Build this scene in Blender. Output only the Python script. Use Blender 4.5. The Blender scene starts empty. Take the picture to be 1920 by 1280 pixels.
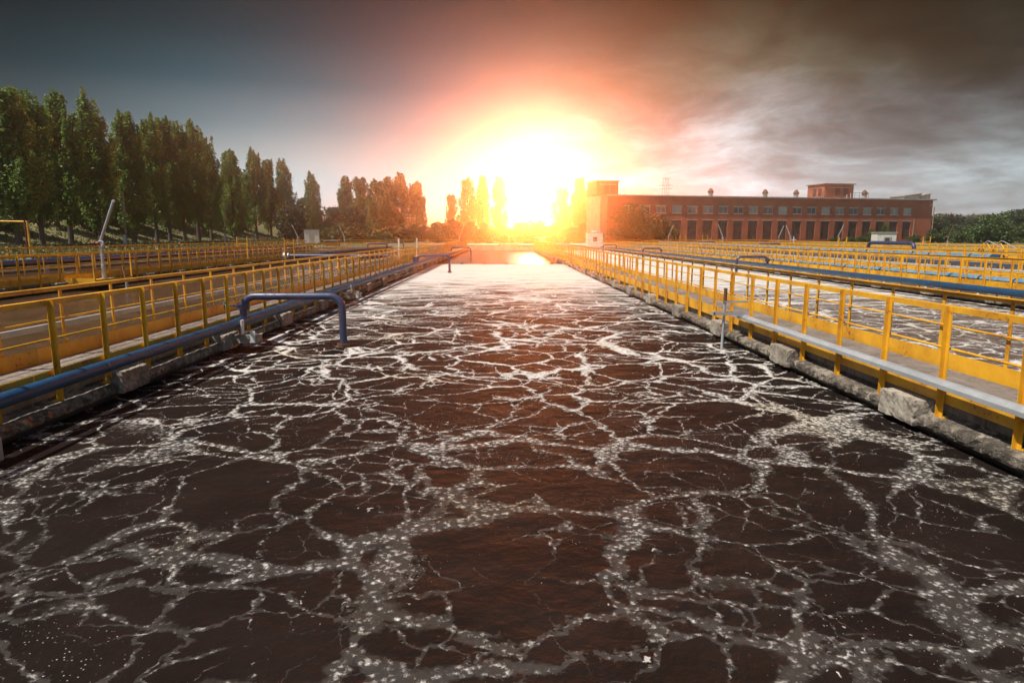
import bpy, math, random
import numpy as np
from mathutils import Vector, Matrix

R = math.radians
SC = bpy.context.scene
COL = SC.collection

# ---------------------------------------------------------------- camera
cam_d = bpy.data.cameras.new("camera")
cam_d.sensor_width = 36.0
cam_d.lens = 23.25
cam_d.clip_start = 0.1
cam_d.clip_end = 6000
cam = bpy.data.objects.new("camera", cam_d)
COL.objects.link(cam)
cam.location = (0, 0, 1.78)
cam.rotation_euler = (R(90 - 9.07), 0, R(-0.82))
SC.camera = cam

# ---------------------------------------------------------------- exposure and sampling
SC.view_settings.view_transform = 'Standard'
SC.view_settings.look = 'None'
SC.view_settings.exposure = 0.5
SC.view_settings.gamma = 1.0
SC.view_settings.use_curve_mapping = False
SC.render.engine = 'CYCLES'
cy = SC.cycles
cy.use_denoising = True
cy.max_bounces = 6
cy.diffuse_bounces = 2
cy.glossy_bounces = 3
cy.transmission_bounces = 3
cy.transparent_max_bounces = 6
cy.volume_bounces = 0
cy.sample_clamp_indirect = 6.0
cy.caustics_reflective = False
cy.caustics_refractive = False

# ---------------------------------------------------------------- sun
SUN_EL = 62.0
sun_d = bpy.data.lights.new("sun", 'SUN')
sun_d.energy = 4.6
sun_d.angle = R(0.5)
sun_d.color = (1.0, 0.93, 0.82)
sun = bpy.data.objects.new("sun", sun_d)
COL.objects.link(sun)
sdir = Vector((-math.cos(R(SUN_EL)), -0.22, math.sin(R(SUN_EL)))).normalized()   # towards the sun: high on the left
sun.rotation_euler = sdir.to_track_quat('Z', 'Y').to_euler()
sun.location = sdir * 200


# ---------------------------------------------------------------- node helper
class NT:
    def __init__(self, tree):
        self.t = tree
        tree.nodes.clear()

    def n(self, kind, _out=0, **kw):
        nd = self.t.nodes.new(kind)
        for k, v in kw.items():
            if k.startswith('i_'):
                key = k[2:]
                key = int(key) if key.isdigit() else key.replace('_', ' ')
                self.set(nd.inputs[key], v)
            else:
                setattr(nd, k, v)
        return nd

    def set(self, sock, v):
        if isinstance(v, bpy.types.NodeSocket):
            self.t.links.new(v, sock)
        elif isinstance(v, bpy.types.Node):
            self.t.links.new(v.outputs[0], sock)
        else:
            if isinstance(v, tuple) and len(v) == 3 and sock.type == 'RGBA':
                v = (*v, 1)
            sock.default_value = v

    def m(self, op, a, b=0.0, c=0.0, clamp=False):
        nd = self.t.nodes.new('ShaderNodeMath')
        nd.operation = op
        nd.use_clamp = clamp
        for s, v in zip(nd.inputs, (a, b, c)):
            self.set(s, v)
        return nd.outputs[0]

    def vm(self, op, a, b=(0, 0, 0)):
        nd = self.t.nodes.new('ShaderNodeVectorMath')
        nd.operation = op
        self.set(nd.inputs[0], a)
        if op == 'SCALE':
            self.set(nd.inputs['Scale'], b)
        else:
            self.set(nd.inputs[1], b)
        return nd.outputs['Value'] if op in ('DOT_PRODUCT', 'LENGTH') else nd.outputs[0]

    def mix(self, f, a, b, mode='MIX'):
        nd = self.t.nodes.new('ShaderNodeMix')
        nd.data_type = 'RGBA'
        nd.blend_type = mode
        nd.clamp_factor = True
        self.set(nd.inputs[0], f)
        self.set(nd.inputs[6], a)
        self.set(nd.inputs[7], b)
        return nd.outputs[2]

    def ramp(self, f, stops, interp='LINEAR'):
        nd = self.t.nodes.new('ShaderNodeValToRGB')
        cr = nd.color_ramp
        cr.interpolation = interp
        while len(cr.elements) < len(stops):
            cr.elements.new(0.5)
        for e, (p, c) in zip(cr.elements, stops):
            e.position = p
            e.color = (c, c, c, 1) if not isinstance(c, tuple) else (*c, 1)
        self.set(nd.inputs[0], f)
        return nd.outputs[0]

    def rng(self, v, a, b, c=0.0, d=1.0, smooth=True):
        nd = self.t.nodes.new('ShaderNodeMapRange')
        nd.interpolation_type = 'SMOOTHSTEP' if smooth else 'LINEAR'
        for i, x in enumerate((v, a, b, c, d)):
            self.set(nd.inputs[i], x)
        return nd.outputs[0]

    def noise(self, vec, scale, detail=2.0, rough=0.5, color=False):
        nd = self.t.nodes.new('ShaderNodeTexNoise')
        self.set(nd.inputs['Vector'], vec)
        self.set(nd.inputs['Scale'], scale)
        nd.inputs['Detail'].default_value = detail
        nd.inputs['Roughness'].default_value = rough
        return nd.outputs[1] if color else nd.outputs[0]

    def voro(self, vec, scale, feature='F1', out='Distance'):
        nd = self.t.nodes.new('ShaderNodeTexVoronoi')
        nd.feature = feature
        self.set(nd.inputs['Vector'], vec)
        self.set(nd.inputs['Scale'], scale)
        return nd.outputs[out]


# ---------------------------------------------------------------- world: clear sky under a dark cloud deck with a bright gap round an added low flare glow
world = bpy.data.worlds.new("World")
SC.world = world
world.use_nodes = True
w = NT(world.node_tree)
GLOW_AZ, GLOW_EL = 2.7, 3.5
gdir = Vector((math.sin(R(GLOW_AZ)) * math.cos(R(GLOW_EL)), math.cos(R(GLOW_AZ)) * math.cos(R(GLOW_EL)), math.sin(R(GLOW_EL))))
tc = w.n('ShaderNodeTexCoord')
d = w.vm('NORMALIZE', tc.outputs['Generated'])
sep = w.n('ShaderNodeSeparateXYZ', i_0=d)
el = w.m('MULTIPLY', w.m('ARCSINE', sep.outputs[2]), 57.2958)
az = w.m('MULTIPLY', w.m('ARCTAN2', sep.outputs[0], sep.outputs[1]), 57.2958)
gam = w.m('MULTIPLY', w.m('ARCCOSINE', w.m('MINIMUM', w.vm('DOT_PRODUCT', d, tuple(gdir)), 1.0)), 57.2958)
# cloud noise in a flat layer seen in perspective
den = w.m('MAXIMUM', w.m('ADD', sep.outputs[2], 0.22), 0.05)
cxy = w.n('ShaderNodeCombineXYZ', i_0=w.m('DIVIDE', sep.outputs[0], den), i_1=w.m('DIVIDE', sep.outputs[1], den), i_2=0.0)
warp = w.vm('SCALE', w.noise(cxy, 1.3, 3, 0.5, True), 0.5)
cl = w.noise(w.vm('ADD', cxy, warp), 1.9, 8, 0.62)
cl2 = w.noise(w.vm('ADD', cxy, (7.3, 2.1, 0)), 0.9, 4, 0.55)
right = w.rng(az, -6.0, 14.0)
eln = w.m('DIVIDE', w.m('ADD', el, w.m('MULTIPLY', w.m('MULTIPLY', w.m('SUBTRACT', cl, 0.5), right), -9.0)), 60.0)
left_c = w.ramp(eln, [(0.0, (0.75, 1.0, 1.1)), (0.05, (0.62, 0.82, 0.86)), (0.108, (0.34, 0.43, 0.45)), (0.142, (0.15, 0.245, 0.285)),
                      (0.195, (0.018, 0.095, 0.130)), (0.25, (0.0, 0.040, 0.056)), (0.30, (0.0, 0.018, 0.026)), (0.62, (0.006, 0.014, 0.018)), (1.0, (0.10, 0.13, 0.16))])
right_c = w.ramp(eln, [(0.0, (0.8, 1.0, 1.1)), (0.05, (0.62, 0.78, 0.84)), (0.12, (0.36, 0.43, 0.45)), (0.158, (0.19, 0.215, 0.215)),
                       (0.20, (0.105, 0.122, 0.090)), (0.25, (0.040, 0.054, 0.036)), (0.30, (0.009, 0.016, 0.009)), (0.62, (0.014, 0.016, 0.016)), (1.0, (0.10, 0.13, 0.16))])
base = w.mix(right, left_c, right_c)
cb = w.rng(cl, 0.35, 0.72, 0.72, 1.36)
cb2 = w.rng(cl2, 0.35, 0.65, 0.8, 1.2)
cbm = w.m('ADD', w.m('MULTIPLY', w.m('MULTIPLY', cb, cb2), right), w.m('SUBTRACT', 1.0, right))
base = w.vm('SCALE', base, cbm)
# fade to the sides
side = w.m('SUBTRACT', 1.0, w.m('MULTIPLY', w.m('MULTIPLY', w.rng(el, 0.8, 7.5), w.rng(w.m('ABSOLUTE', az), 14.0, 40.0)), 0.76))
base = w.vm('SCALE', base, side)


def gauss(width):
    return w.m('EXPONENT', w.m('MULTIPLY', w.m('POWER', w.m('DIVIDE', gam, width), 2.0), -1.0))


def term(col, f):
    return w.vm('SCALE', col, f)


aure = term((0.02, 0.012, 0.006), gauss(13.0))
aure = w.vm('SCALE', aure, w.m('ADD', w.m('MULTIPLY', cbm, 0.75), 0.25))
aure = w.vm('ADD', aure, term((0.06, 0.12, 0.13), gauss(10.0)))
aure = w.vm('ADD', aure, term((0.08, 0.15, 0.20), gauss(5.5)))
core = w.vm('ADD', term((7800.0, 1850.0, 380.0), gauss(0.6)), term((3.0, 2.4, 2.0), gauss(2.0)))  # hot core works as an added second sun for the flare glow
aure = w.vm('ADD', aure, core)
skyc = w.vm('ADD', base, aure)
bg_cloud = w.n('ShaderNodeBackground', i_0=skyc, i_1=1.0)
nsky = w.n('ShaderNodeTexSky')
nsky.sky_type = 'NISHITA'
nsky.sun_disc = False
nsky.sun_elevation = R(SUN_EL)
nsky.sun_rotation = math.atan2(sdir.x, sdir.y)
bg_sky = w.n('ShaderNodeBackground', i_0=nsky.outputs[0], i_1=0.09)
# the deck covers the sky ahead; it opens overhead and behind
cover = w.m('SUBTRACT', 1.0, w.m('MULTIPLY', w.m('MAXIMUM', w.rng(el, 42.0, 75.0), w.rng(w.m('ABSOLUTE', az), 80.0, 120.0)), 0.75))
mixs = w.n('ShaderNodeMixShader', i_0=cover, i_1=bg_sky.outputs[0], i_2=bg_cloud.outputs[0])
w.n('ShaderNodeOutputWorld', i_0=mixs.outputs[0])
world.cycles.sampling_method = 'MANUAL'
world.cycles.sample_map_resolution = 2048

# ================================================================ materials
MATS = {}


def mat(name, build):
    if name in MATS:
        return MATS[name]
    m = bpy.data.materials.new(name)
    m.use_nodes = True
    t = NT(m.node_tree)
    out = t.n('ShaderNodeOutputMaterial')
    bs = t.n('ShaderNodeBsdfPrincipled')
    build(t, bs, out)
    if not out.inputs[0].is_linked:
        t.t.links.new(bs.outputs[0], out.inputs[0])
    MATS[name] = m
    return m


def gpos(t):
    return t.n('ShaderNodeNewGeometry').outputs['Position']


def bump(t, bs, h, strength, dist):
    b = t.n('ShaderNodeBump', i_Strength=strength, i_Distance=dist, i_Height=h)
    t.set(bs.inputs['Normal'], b.outputs[0])


def painted(col, dark, rough, rust=0.55, metal=0.0, rustcol=(0.16, 0.055, 0.018)):
    def f(t, bs, out):
        p = gpos(t)
        a = t.noise(p, 1.7, 5, 0.6)
        b = t.noise(p, 14.0, 4, 0.6)
        c = t.mix(t.rng(a, 0.3, 0.75), col, dark)
        rs = t.rng(t.m('ADD', t.m('MULTIPLY', a, 0.4), t.m('MULTIPLY', b, 0.6)), rust, rust + 0.10)
        c = t.mix(rs, c, rustcol)
        t.set(bs.inputs['Base Color'], c)
        t.set(bs.inputs['Roughness'], t.rng(b, 0.3, 0.8, rough - 0.08, rough + 0.2))
        bs.inputs['Metallic'].default_value = metal
        bump(t, bs, b, 0.15, 0.004)
    return f


YEL = mat('yellow_paint', painted((0.78, 0.41, 0.024), (0.50, 0.22, 0.016), 0.45, 0.565, 0.0, (0.24, 0.09, 0.02)))
YELF = mat('yellow_paint_far', painted((0.74, 0.37, 0.018), (0.58, 0.25, 0.014), 0.5, 0.60))
BLUE = mat('blue_pipe_paint', painted((0.010, 0.058, 0.132), (0.015, 0.045, 0.095), 0.36, 0.66))
GLOWBLUE = mat('glow_tinted_pipe_paint', painted((0.042, 0.055, 0.115), (0.034, 0.04, 0.08), 0.4, 0.66))  # blue pipe paint with the glow's purple cast put into its colour
GALV = mat('galvanised_steel', painted((0.46, 0.48, 0.50), (0.33, 0.35, 0.37), 0.42, 0.72, 0.35))
RUST = mat('rusty_steel', painted((0.15, 0.07, 0.035), (0.09, 0.035, 0.02), 0.7, 0.55))
GREENP = mat('green_valve_paint', painted((0.03, 0.16, 0.13), (0.02, 0.10, 0.09), 0.45, 0.62))
WHITEP = mat('white_paint', painted((0.76, 0.74, 0.70), (0.62, 0.60, 0.56), 0.6, 0.72))
DARKR = mat('dark_red_paint', painted((0.16, 0.025, 0.02), (0.10, 0.02, 0.015), 0.55, 0.66))
WOODP = mat('weathered_pole', painted((0.33, 0.23, 0.15), (0.22, 0.15, 0.10), 0.8, 0.8))


def wrapped(t, bs, out):
    p = gpos(t)
    sp = t.n('ShaderNodeSeparateXYZ', i_0=p)
    f = t.m('FRACT', t.m('ADD', t.m('MULTIPLY', sp.outputs[1], 0.62), t.m('MULTIPLY', t.noise(p, 0.8, 1), 0.25)))
    band = t.m('LESS_THAN', f, 0.07)
    a = t.noise(p, 2.5, 5, 0.65)
    c = t.mix(t.rng(a, 0.3, 0.7), (0.07, 0.17, 0.27), (0.17, 0.27, 0.35))
    c = t.mix(band, c, (0.02, 0.035, 0.05))
    t.set(bs.inputs['Base Color'], c)
    bs.inputs['Roughness'].default_value = 0.5
    bump(t, bs, a, 0.5, 0.03)


WRAP = mat('wrapped_insulation', wrapped)


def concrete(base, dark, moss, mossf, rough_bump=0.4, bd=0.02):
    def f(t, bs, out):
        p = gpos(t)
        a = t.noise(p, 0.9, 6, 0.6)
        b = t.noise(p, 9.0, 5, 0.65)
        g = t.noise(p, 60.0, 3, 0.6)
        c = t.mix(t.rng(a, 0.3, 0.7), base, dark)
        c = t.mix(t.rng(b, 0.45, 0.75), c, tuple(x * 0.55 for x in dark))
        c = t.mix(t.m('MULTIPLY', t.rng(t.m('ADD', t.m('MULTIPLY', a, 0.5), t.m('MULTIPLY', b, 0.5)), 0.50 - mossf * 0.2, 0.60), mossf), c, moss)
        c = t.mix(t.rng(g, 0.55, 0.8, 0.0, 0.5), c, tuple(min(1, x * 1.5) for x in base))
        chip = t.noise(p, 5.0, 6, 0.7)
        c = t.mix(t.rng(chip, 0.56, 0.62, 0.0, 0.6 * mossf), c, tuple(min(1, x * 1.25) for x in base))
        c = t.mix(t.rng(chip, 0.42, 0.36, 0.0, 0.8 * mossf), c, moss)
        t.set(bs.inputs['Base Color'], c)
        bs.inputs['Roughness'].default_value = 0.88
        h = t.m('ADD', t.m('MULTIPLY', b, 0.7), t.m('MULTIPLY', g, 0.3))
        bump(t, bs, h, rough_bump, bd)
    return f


DECK = mat('walkway_concrete', concrete((0.23, 0.19, 0.16), (0.155, 0.127, 0.107), (0.10, 0.08, 0.065), 0.5, 0.35, 0.008))
WALLC = mat('old_wall_concrete', concrete((0.36, 0.31, 0.25), (0.20, 0.17, 0.135), (0.04, 0.034, 0.026), 0.95, 1.0, 0.05))
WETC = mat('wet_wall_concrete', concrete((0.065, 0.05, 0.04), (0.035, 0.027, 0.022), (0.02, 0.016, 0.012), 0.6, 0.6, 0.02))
BLOCKC = mat('block_concrete', concrete((0.37, 0.33, 0.275), (0.25, 0.22, 0.18), (0.12, 0.10, 0.08), 0.6, 0.7, 0.02))
PLASTER = mat('old_plaster', concrete((0.44, 0.33, 0.22), (0.34, 0.25, 0.17), (0.22, 0.15, 0.10), 0.4, 0.3, 0.01))
PALEC = mat('pale_concrete', concrete((0.50, 0.49, 0.46), (0.38, 0.37, 0.34), (0.25, 0.24, 0.21), 0.4, 0.3, 0.02))


def brick(t, bs, out):
    o = t.n('ShaderNodeTexCoord').outputs['Object']
    sp = t.n('ShaderNodeSeparateXYZ', i_0=o)
    v = t.n('ShaderNodeCombineXYZ', i_0=t.m('ADD', sp.outputs[0], sp.outputs[1]), i_1=sp.outputs[2], i_2=0.0)
    b = t.n('ShaderNodeTexBrick', i_Vector=v, i_Color1=(0.60, 0.155, 0.070), i_Color2=(0.50, 0.122, 0.054), i_Mortar=(0.24, 0.17, 0.13),
            i_Scale=1.0, i_Mortar_Size=0.009, i_Brick_Width=0.26, i_Row_Height=0.08)
    a = t.noise(o, 0.35, 5, 0.6)
    c = t.mix(t.rng(a, 0.35, 0.7, 0.0, 0.55), b.outputs[0], (0.25, 0.075, 0.042))
    st = t.noise(t.vm('MULTIPLY', o, (1.2, 1.2, 0.15)), 1.0, 4, 0.6)
    c = t.mix(t.rng(st, 0.55, 0.75, 0.0, 0.4), c, (0.30, 0.17, 0.11))
    t.set(bs.inputs['Base Color'], c)
    bs.inputs['Roughness'].default_value = 0.9
    bump(t, bs, b.outputs[1], 0.3, 0.01)


BRICK = mat('red_brick', brick)


def glass(t, bs, out):
    inf = t.n('ShaderNodeObjectInfo')
    p = gpos(t)
    a = t.noise(p, 0.9, 3, 0.5)
    v = t.m('ADD', t.m('MULTIPLY', inf.outputs['Random'], 0.6), t.m('MULTIPLY', a, 0.5))
    t.set(bs.inputs['Base Color'], t.mix(t.rng(v, 0.35, 0.8), (0.06, 0.06, 0.065), (0.50, 0.46, 0.43)))
    bs.inputs['Roughness'].default_value = 0.12
    bs.inputs['Specular IOR Level'].default_value = 0.7


GLASS = mat('window_glass', glass)


def glass_low(t, bs, out):
    p = gpos(t)
    a = t.noise(p, 1.1, 3, 0.5)
    t.set(bs.inputs['Base Color'], t.mix(t.rng(a, 0.35, 0.75), (0.085, 0.045, 0.038), (0.21, 0.125, 0.10)))
    bs.inputs['Roughness'].default_value = 0.35


GLASSL = mat('dusty_dark_glass', glass_low)
FRAME = mat('window_frame_paint', painted((0.62, 0.60, 0.57), (0.5, 0.48, 0.45), 0.6, 0.8))
FRAMED = mat('brown_frame_paint', painted((0.11, 0.06, 0.045), (0.08, 0.045, 0.035), 0.7, 0.8))
ROOFM = mat('roof_felt', painted((0.34, 0.30, 0.26), (0.26, 0.23, 0.20), 0.85, 0.85))


def leaf(c1, c2, c3, trans=0.25):
    def f(t, bs, out):
        p = gpos(t)
        inf = t.n('ShaderNodeObjectInfo')
        a = t.noise(p, 0.45, 3, 0.6)
        b = t.noise(p, 3.0, 2, 0.6)
        c = t.mix(t.rng(a, 0.3, 0.7), c1, c2)
        c = t.mix(t.rng(b, 0.5, 0.75, 0.0, 0.7), c, c3)
        c = t.mix(t.m('MULTIPLY', inf.outputs['Random'], 0.35), c, tuple(x * 0.6 for x in c1))
        t.set(bs.inputs['Base Color'], c)
        bs.inputs['Roughness'].default_value = 0.55
        tr = t.n('ShaderNodeBsdfTranslucent', i_0=c)
        mx = t.n('ShaderNodeMixShader', i_0=trans, i_1=bs.outputs[0], i_2=tr.outputs[0])
        t.t.links.new(mx.outputs[0], out.inputs[0])
    return f


LEAF = mat('poplar_leaves', leaf((0.10, 0.18, 0.03), (0.19, 0.30, 0.055), (0.34, 0.44, 0.12), 0.5))  # brightest tone puts sunlit clump highlights into the leaf colour
LEAFD = mat('dark_leaves', leaf((0.035, 0.055, 0.018), (0.060, 0.085, 0.025), (0.11, 0.14, 0.045)))
LEAFB = mat('bush_leaves', leaf((0.065, 0.10, 0.024), (0.11, 0.15, 0.036), (0.20, 0.23, 0.07)))
LEAFBR = mat('bright_leaves', leaf((0.075, 0.125, 0.028), (0.10, 0.15, 0.035), (0.15, 0.20, 0.06)))
FOREST = mat('woodland_leaves', leaf((0.045, 0.055, 0.022), (0.065, 0.072, 0.028), (0.095, 0.10, 0.04), 0.1))
GRASSM = mat('grass_blades', leaf((0.11, 0.125, 0.035), (0.19, 0.175, 0.065), (0.27, 0.24, 0.10), 0.3))


def bark(t, bs, out):
    p = gpos(t)
    a = t.noise(t.vm('MULTIPLY', p, (6, 6, 1.2)), 1.0, 5, 0.65)
    t.set(bs.inputs['Base Color'], t.mix(t.rng(a, 0.3, 0.7), (0.045, 0.035, 0.028), (0.16, 0.13, 0.10)))
    bs.inputs['Roughness'].default_value = 0.9
    bump(t, bs, a, 0.6, 0.05)


BARK = mat('bark', bark)


def ground_m(t, bs, out):
    p = gpos(t)
    a = t.noise(p, 0.05, 5, 0.6)
    b = t.noise(p, 0.6, 5, 0.65)
    g = t.noise(p, 7.0, 4, 0.65)
    c = t.mix(t.rng(a, 0.35, 0.65), (0.13, 0.125, 0.042), (0.24, 0.20, 0.085))
    c = t.mix(t.rng(b, 0.45, 0.7), c, (0.08, 0.09, 0.03))
    c = t.mix(t.rng(g, 0.5, 0.75, 0.0, 0.6), c, (0.30, 0.25, 0.13))
    t.set(bs.inputs['Base Color'], c)
    bs.inputs['Roughness'].default_value = 0.95
    bump(t, bs, g, 0.7, 0.1)


GROUND = mat('dry_grass_ground', ground_m)


def water_m(foamy, calm_from, seed, col):
    """sludge water: bubbling foam network on dark brown liquor; calm_from = Y where the bubbling stops (none if > 500)"""
    def f(t, bs, out):
        p = t.vm('ADD', gpos(t), (seed, seed * 0.37, 0.0))
        p = t.vm('MULTIPLY', p, (1, 1, 0))
        n1 = t.vm('SCALE', t.vm('SUBTRACT', t.noise(p, 0.55, 3, 0.55, True), (0.5, 0.5, 0.5)), 1.15)
        n2 = t.vm('SCALE', t.vm('SUBTRACT', t.noise(p, 2.6, 4, 0.6, True), (0.5, 0.5, 0.5)), 0.27)
        n3 = t.vm('SCALE', t.vm('SUBTRACT', t.noise(p, 11.0, 3, 0.6, True), (0.5, 0.5, 0.5)), 0.12)
        q = t.vm('MULTIPLY', t.vm('ADD', t.vm('ADD', p, n1), t.vm('ADD', n2, n3)), (1, 1, 0))
        q0 = t.vm('MULTIPLY', t.vm('ADD', t.vm('ADD', p, t.vm('SCALE', n1, 1.4)), t.vm('ADD', n2, n3)), (1, 1, 0))
        med = t.noise(p, 0.8, 3, 0.6)
        fine = t.noise(p, 16.0, 4, 0.7)
        grain = t.noise(p, 70.0, 2, 0.6)
        big = t.noise(p, 0.28, 3, 0.5)
        e1 = t.voro(q, 0.88, 'DISTANCE_TO_EDGE')
        e2 = t.voro(t.vm('ADD', q0, (31.7, 4.4, 0)), 0.36, 'DISTANCE_TO_EDGE')
        e3 = t.voro(t.vm('ADD', q, (11.1, 8.8, 0)), 2.3, 'DISTANCE_TO_EDGE')
        # line widths vary along the lines; ragged by the fine noise
        rag = t.m('MULTIPLY', t.m('SUBTRACT', fine, 0.5), 0.075)
        w1 = t.m('MULTIPLY', t.rng(med, 0.36, 0.72, 0.012, 0.062), t.rng(t.voro(q, 0.88), 0.42, 0.80, 0.55, 1.8))     # lines widen where cells meet
        l1 = t.rng(t.m('ADD', e1, rag), w1, t.m('MULTIPLY', w1, 0.25), 0.0, 1.0)
        w2 = t.rng(t.noise(t.vm('ADD', p, (13.3, 2.1, 0)), 0.6, 4, 0.65), 0.40, 0.76, 0.004, 0.043)
        w2 = t.m('MULTIPLY', w2, t.rng(t.voro(t.vm('ADD', q0, (31.7, 4.4, 0)), 0.36), 0.40, 0.80, 0.6, 1.7))
        l2 = t.rng(t.m('ADD', e2, rag), w2, t.m('MULTIPLY', w2, 0.35), 0.0, 1.0)
        w3 = t.rng(t.noise(t.vm('ADD', p, (3.3, 9.1, 0)), 0.9, 3, 0.6), 0.42, 0.68, 0.0, 0.075)
        l3 = t.rng(t.m('ADD', e3, rag), w3, t.m('MULTIPLY', w3, 0.2), 0.0, 0.85)
        net = t.m('MAXIMUM', t.m('MAXIMUM', l1, l2), l3)
        # froth texture: bubbles open holes in the lines
        bub = t.voro(p, 26.0, 'F1')
        nearf = t.rng(t.n('ShaderNodeSeparateXYZ', i_0=gpos(t)).outputs[1], 3.0, 13.0, 0.18, -0.16)
        bub0 = t.voro(t.vm('ADD', p, t.vm('SCALE', n3, 0.5)), 21.0, 'F1')
        frothy = t.m('ADD', t.m('ADD', t.m('MULTIPLY', fine, 0.62), t.m('MULTIPLY', grain, 0.22)), t.m('MULTIPLY', t.m('SUBTRACT', 0.75, bub0), 0.30))
        hole = t.rng(t.m('SUBTRACT', frothy, t.m('MULTIPLY', nearf, 0.72)), 0.37, 0.60, 0.05, 1.0)
        net = t.m('MULTIPLY', net, hole)
        # loose flecks drifting inside the cells
        fl = t.voro(t.vm('ADD', t.vm('MULTIPLY', q, (1, 1.3, 0)), (5, 5, 0)), 9.0, 'F1')
        flm = t.rng(t.noise(p, 1.5, 4, 0.65), 0.46, 0.68, 0.0, 0.22)
        fleck = t.m('MULTIPLY', t.rng(fl, flm, t.m('MULTIPLY', flm, 0.4), 0.0, 1.0), 0.7)
        fl2 = t.voro(t.vm('ADD', p, (1.7, 3.9, 0)), 30.0, 'F1')
        flm2 = t.rng(t.noise(t.vm('ADD', p, (9.7, 3.9, 0)), 0.9, 4, 0.65), 0.44, 0.68, 0.0, 0.20)
        fleck2 = t.m('MULTIPLY', t.rng(fl2, flm2, t.m('MULTIPLY', flm2, 0.4), 0.0, 1.0), 0.8)
        foam = t.m('MAXIMUM', t.m('MAXIMUM', net, fleck), fleck2)
        sp = t.n('ShaderNodeSeparateXYZ', i_0=gpos(t))
        if foamy < 1.0:
            foam = t.m('MULTIPLY', foam, t.rng(big, 0.62 - 0.4 * foamy, 0.80 - 0.4 * foamy))
        # froth gathers into streaks towards the far end
        strk = t.noise(t.vm('MULTIPLY', p, (0.55, 1.6, 0)), 1.0, 5, 0.65)
        froth = t.rng(t.m('ADD', strk, t.rng(sp.outputs[1], 8.0, 40.0, -0.20, 0.28, False)), 0.46, 0.70, 0.0, 0.95)
        foam = t.m('MAXIMUM', foam, froth) if foamy >= 1.0 else foam
        # the aerated part carries more foam towards its far end, and stops at the last diffuser
        if calm_from < 500:
            edge = t.m('ADD', sp.outputs[1], t.m('MULTIPLY', t.m('SUBTRACT', big, 0.5), 3.0))
            foam = t.m('MULTIPLY', foam, t.m('SUBTRACT', 1.0, t.rng(edge, calm_from - 0.6, calm_from + 0.8, 0.0, 0.96)))
        cream = t.rng(t.noise(p, 0.5, 3, 0.5), 0.52, 0.72)
        fc = t.mix(cream, (0.68, 0.665, 0.64), (0.62, 0.56, 0.45))
        fc = t.mix(t.rng(bub, 0.15, 0.6, 0.0, 0.45), fc, (0.30, 0.27, 0.24))
        wc = t.mix(t.rng(t.noise(p, 1.2, 4, 0.6), 0.3, 0.75), col, tuple(x * 1.7 for x in col))
        t.set(bs.inputs['Base Color'], t.mix(foam, wc, fc))
        rgh = t.rng(foam, 0.05, 0.7, 0.74, 0.95)
        bs.inputs['IOR'].default_value = 1.33
        calm = t.rng(sp.outputs[1], calm_from - 0.5, calm_from + 1.5) if calm_from < 500 else (0.0 if foamy >= 1.0 else 1.0)
        t.set(bs.inputs['Specular IOR Level'], t.m('ADD', t.rng(foam, 0.05, 0.7, 0.09, 0.03), t.m('MULTIPLY', calm, 0.35)))
        t.set(bs.inputs['Roughness'], t.m('SUBTRACT', rgh, t.m('MULTIPLY', calm, 0.55)))
        wav = t.m('ADD', t.m('MULTIPLY', t.noise(p, 1.6, 3, 0.55), 0.5), t.m('ADD', t.m('MULTIPLY', t.noise(p, 6.0, 4, 0.6), 0.22), t.m('MULTIPLY', fine, 0.07)))
        if calm_from < 500:
            amp = t.rng(sp.outputs[1], calm_from - 0.5, calm_from + 1.5, 1.0, 0.22)
            wav = t.m('MULTIPLY', wav, amp)
        elif foamy < 0.5:
            wav = t.m('MULTIPLY', wav, 0.30)
        h = t.m('ADD', wav, t.m('MULTIPLY', foam, 0.12))
        bump(t, bs, h, 0.8, 0.12)
    return f


WATER_C = mat('aerated_sludge_water', water_m(1.0, 52.0, 3.0, (0.0085, 0.0058, 0.005)))
WATER_R = mat('foamy_sludge_water', water_m(1.0, 999, 57.0, (0.075, 0.055, 0.045)))
WATER_L = mat('calm_brown_water', water_m(0.10, 999, 21.0, (0.060, 0.032, 0.018)))


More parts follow.
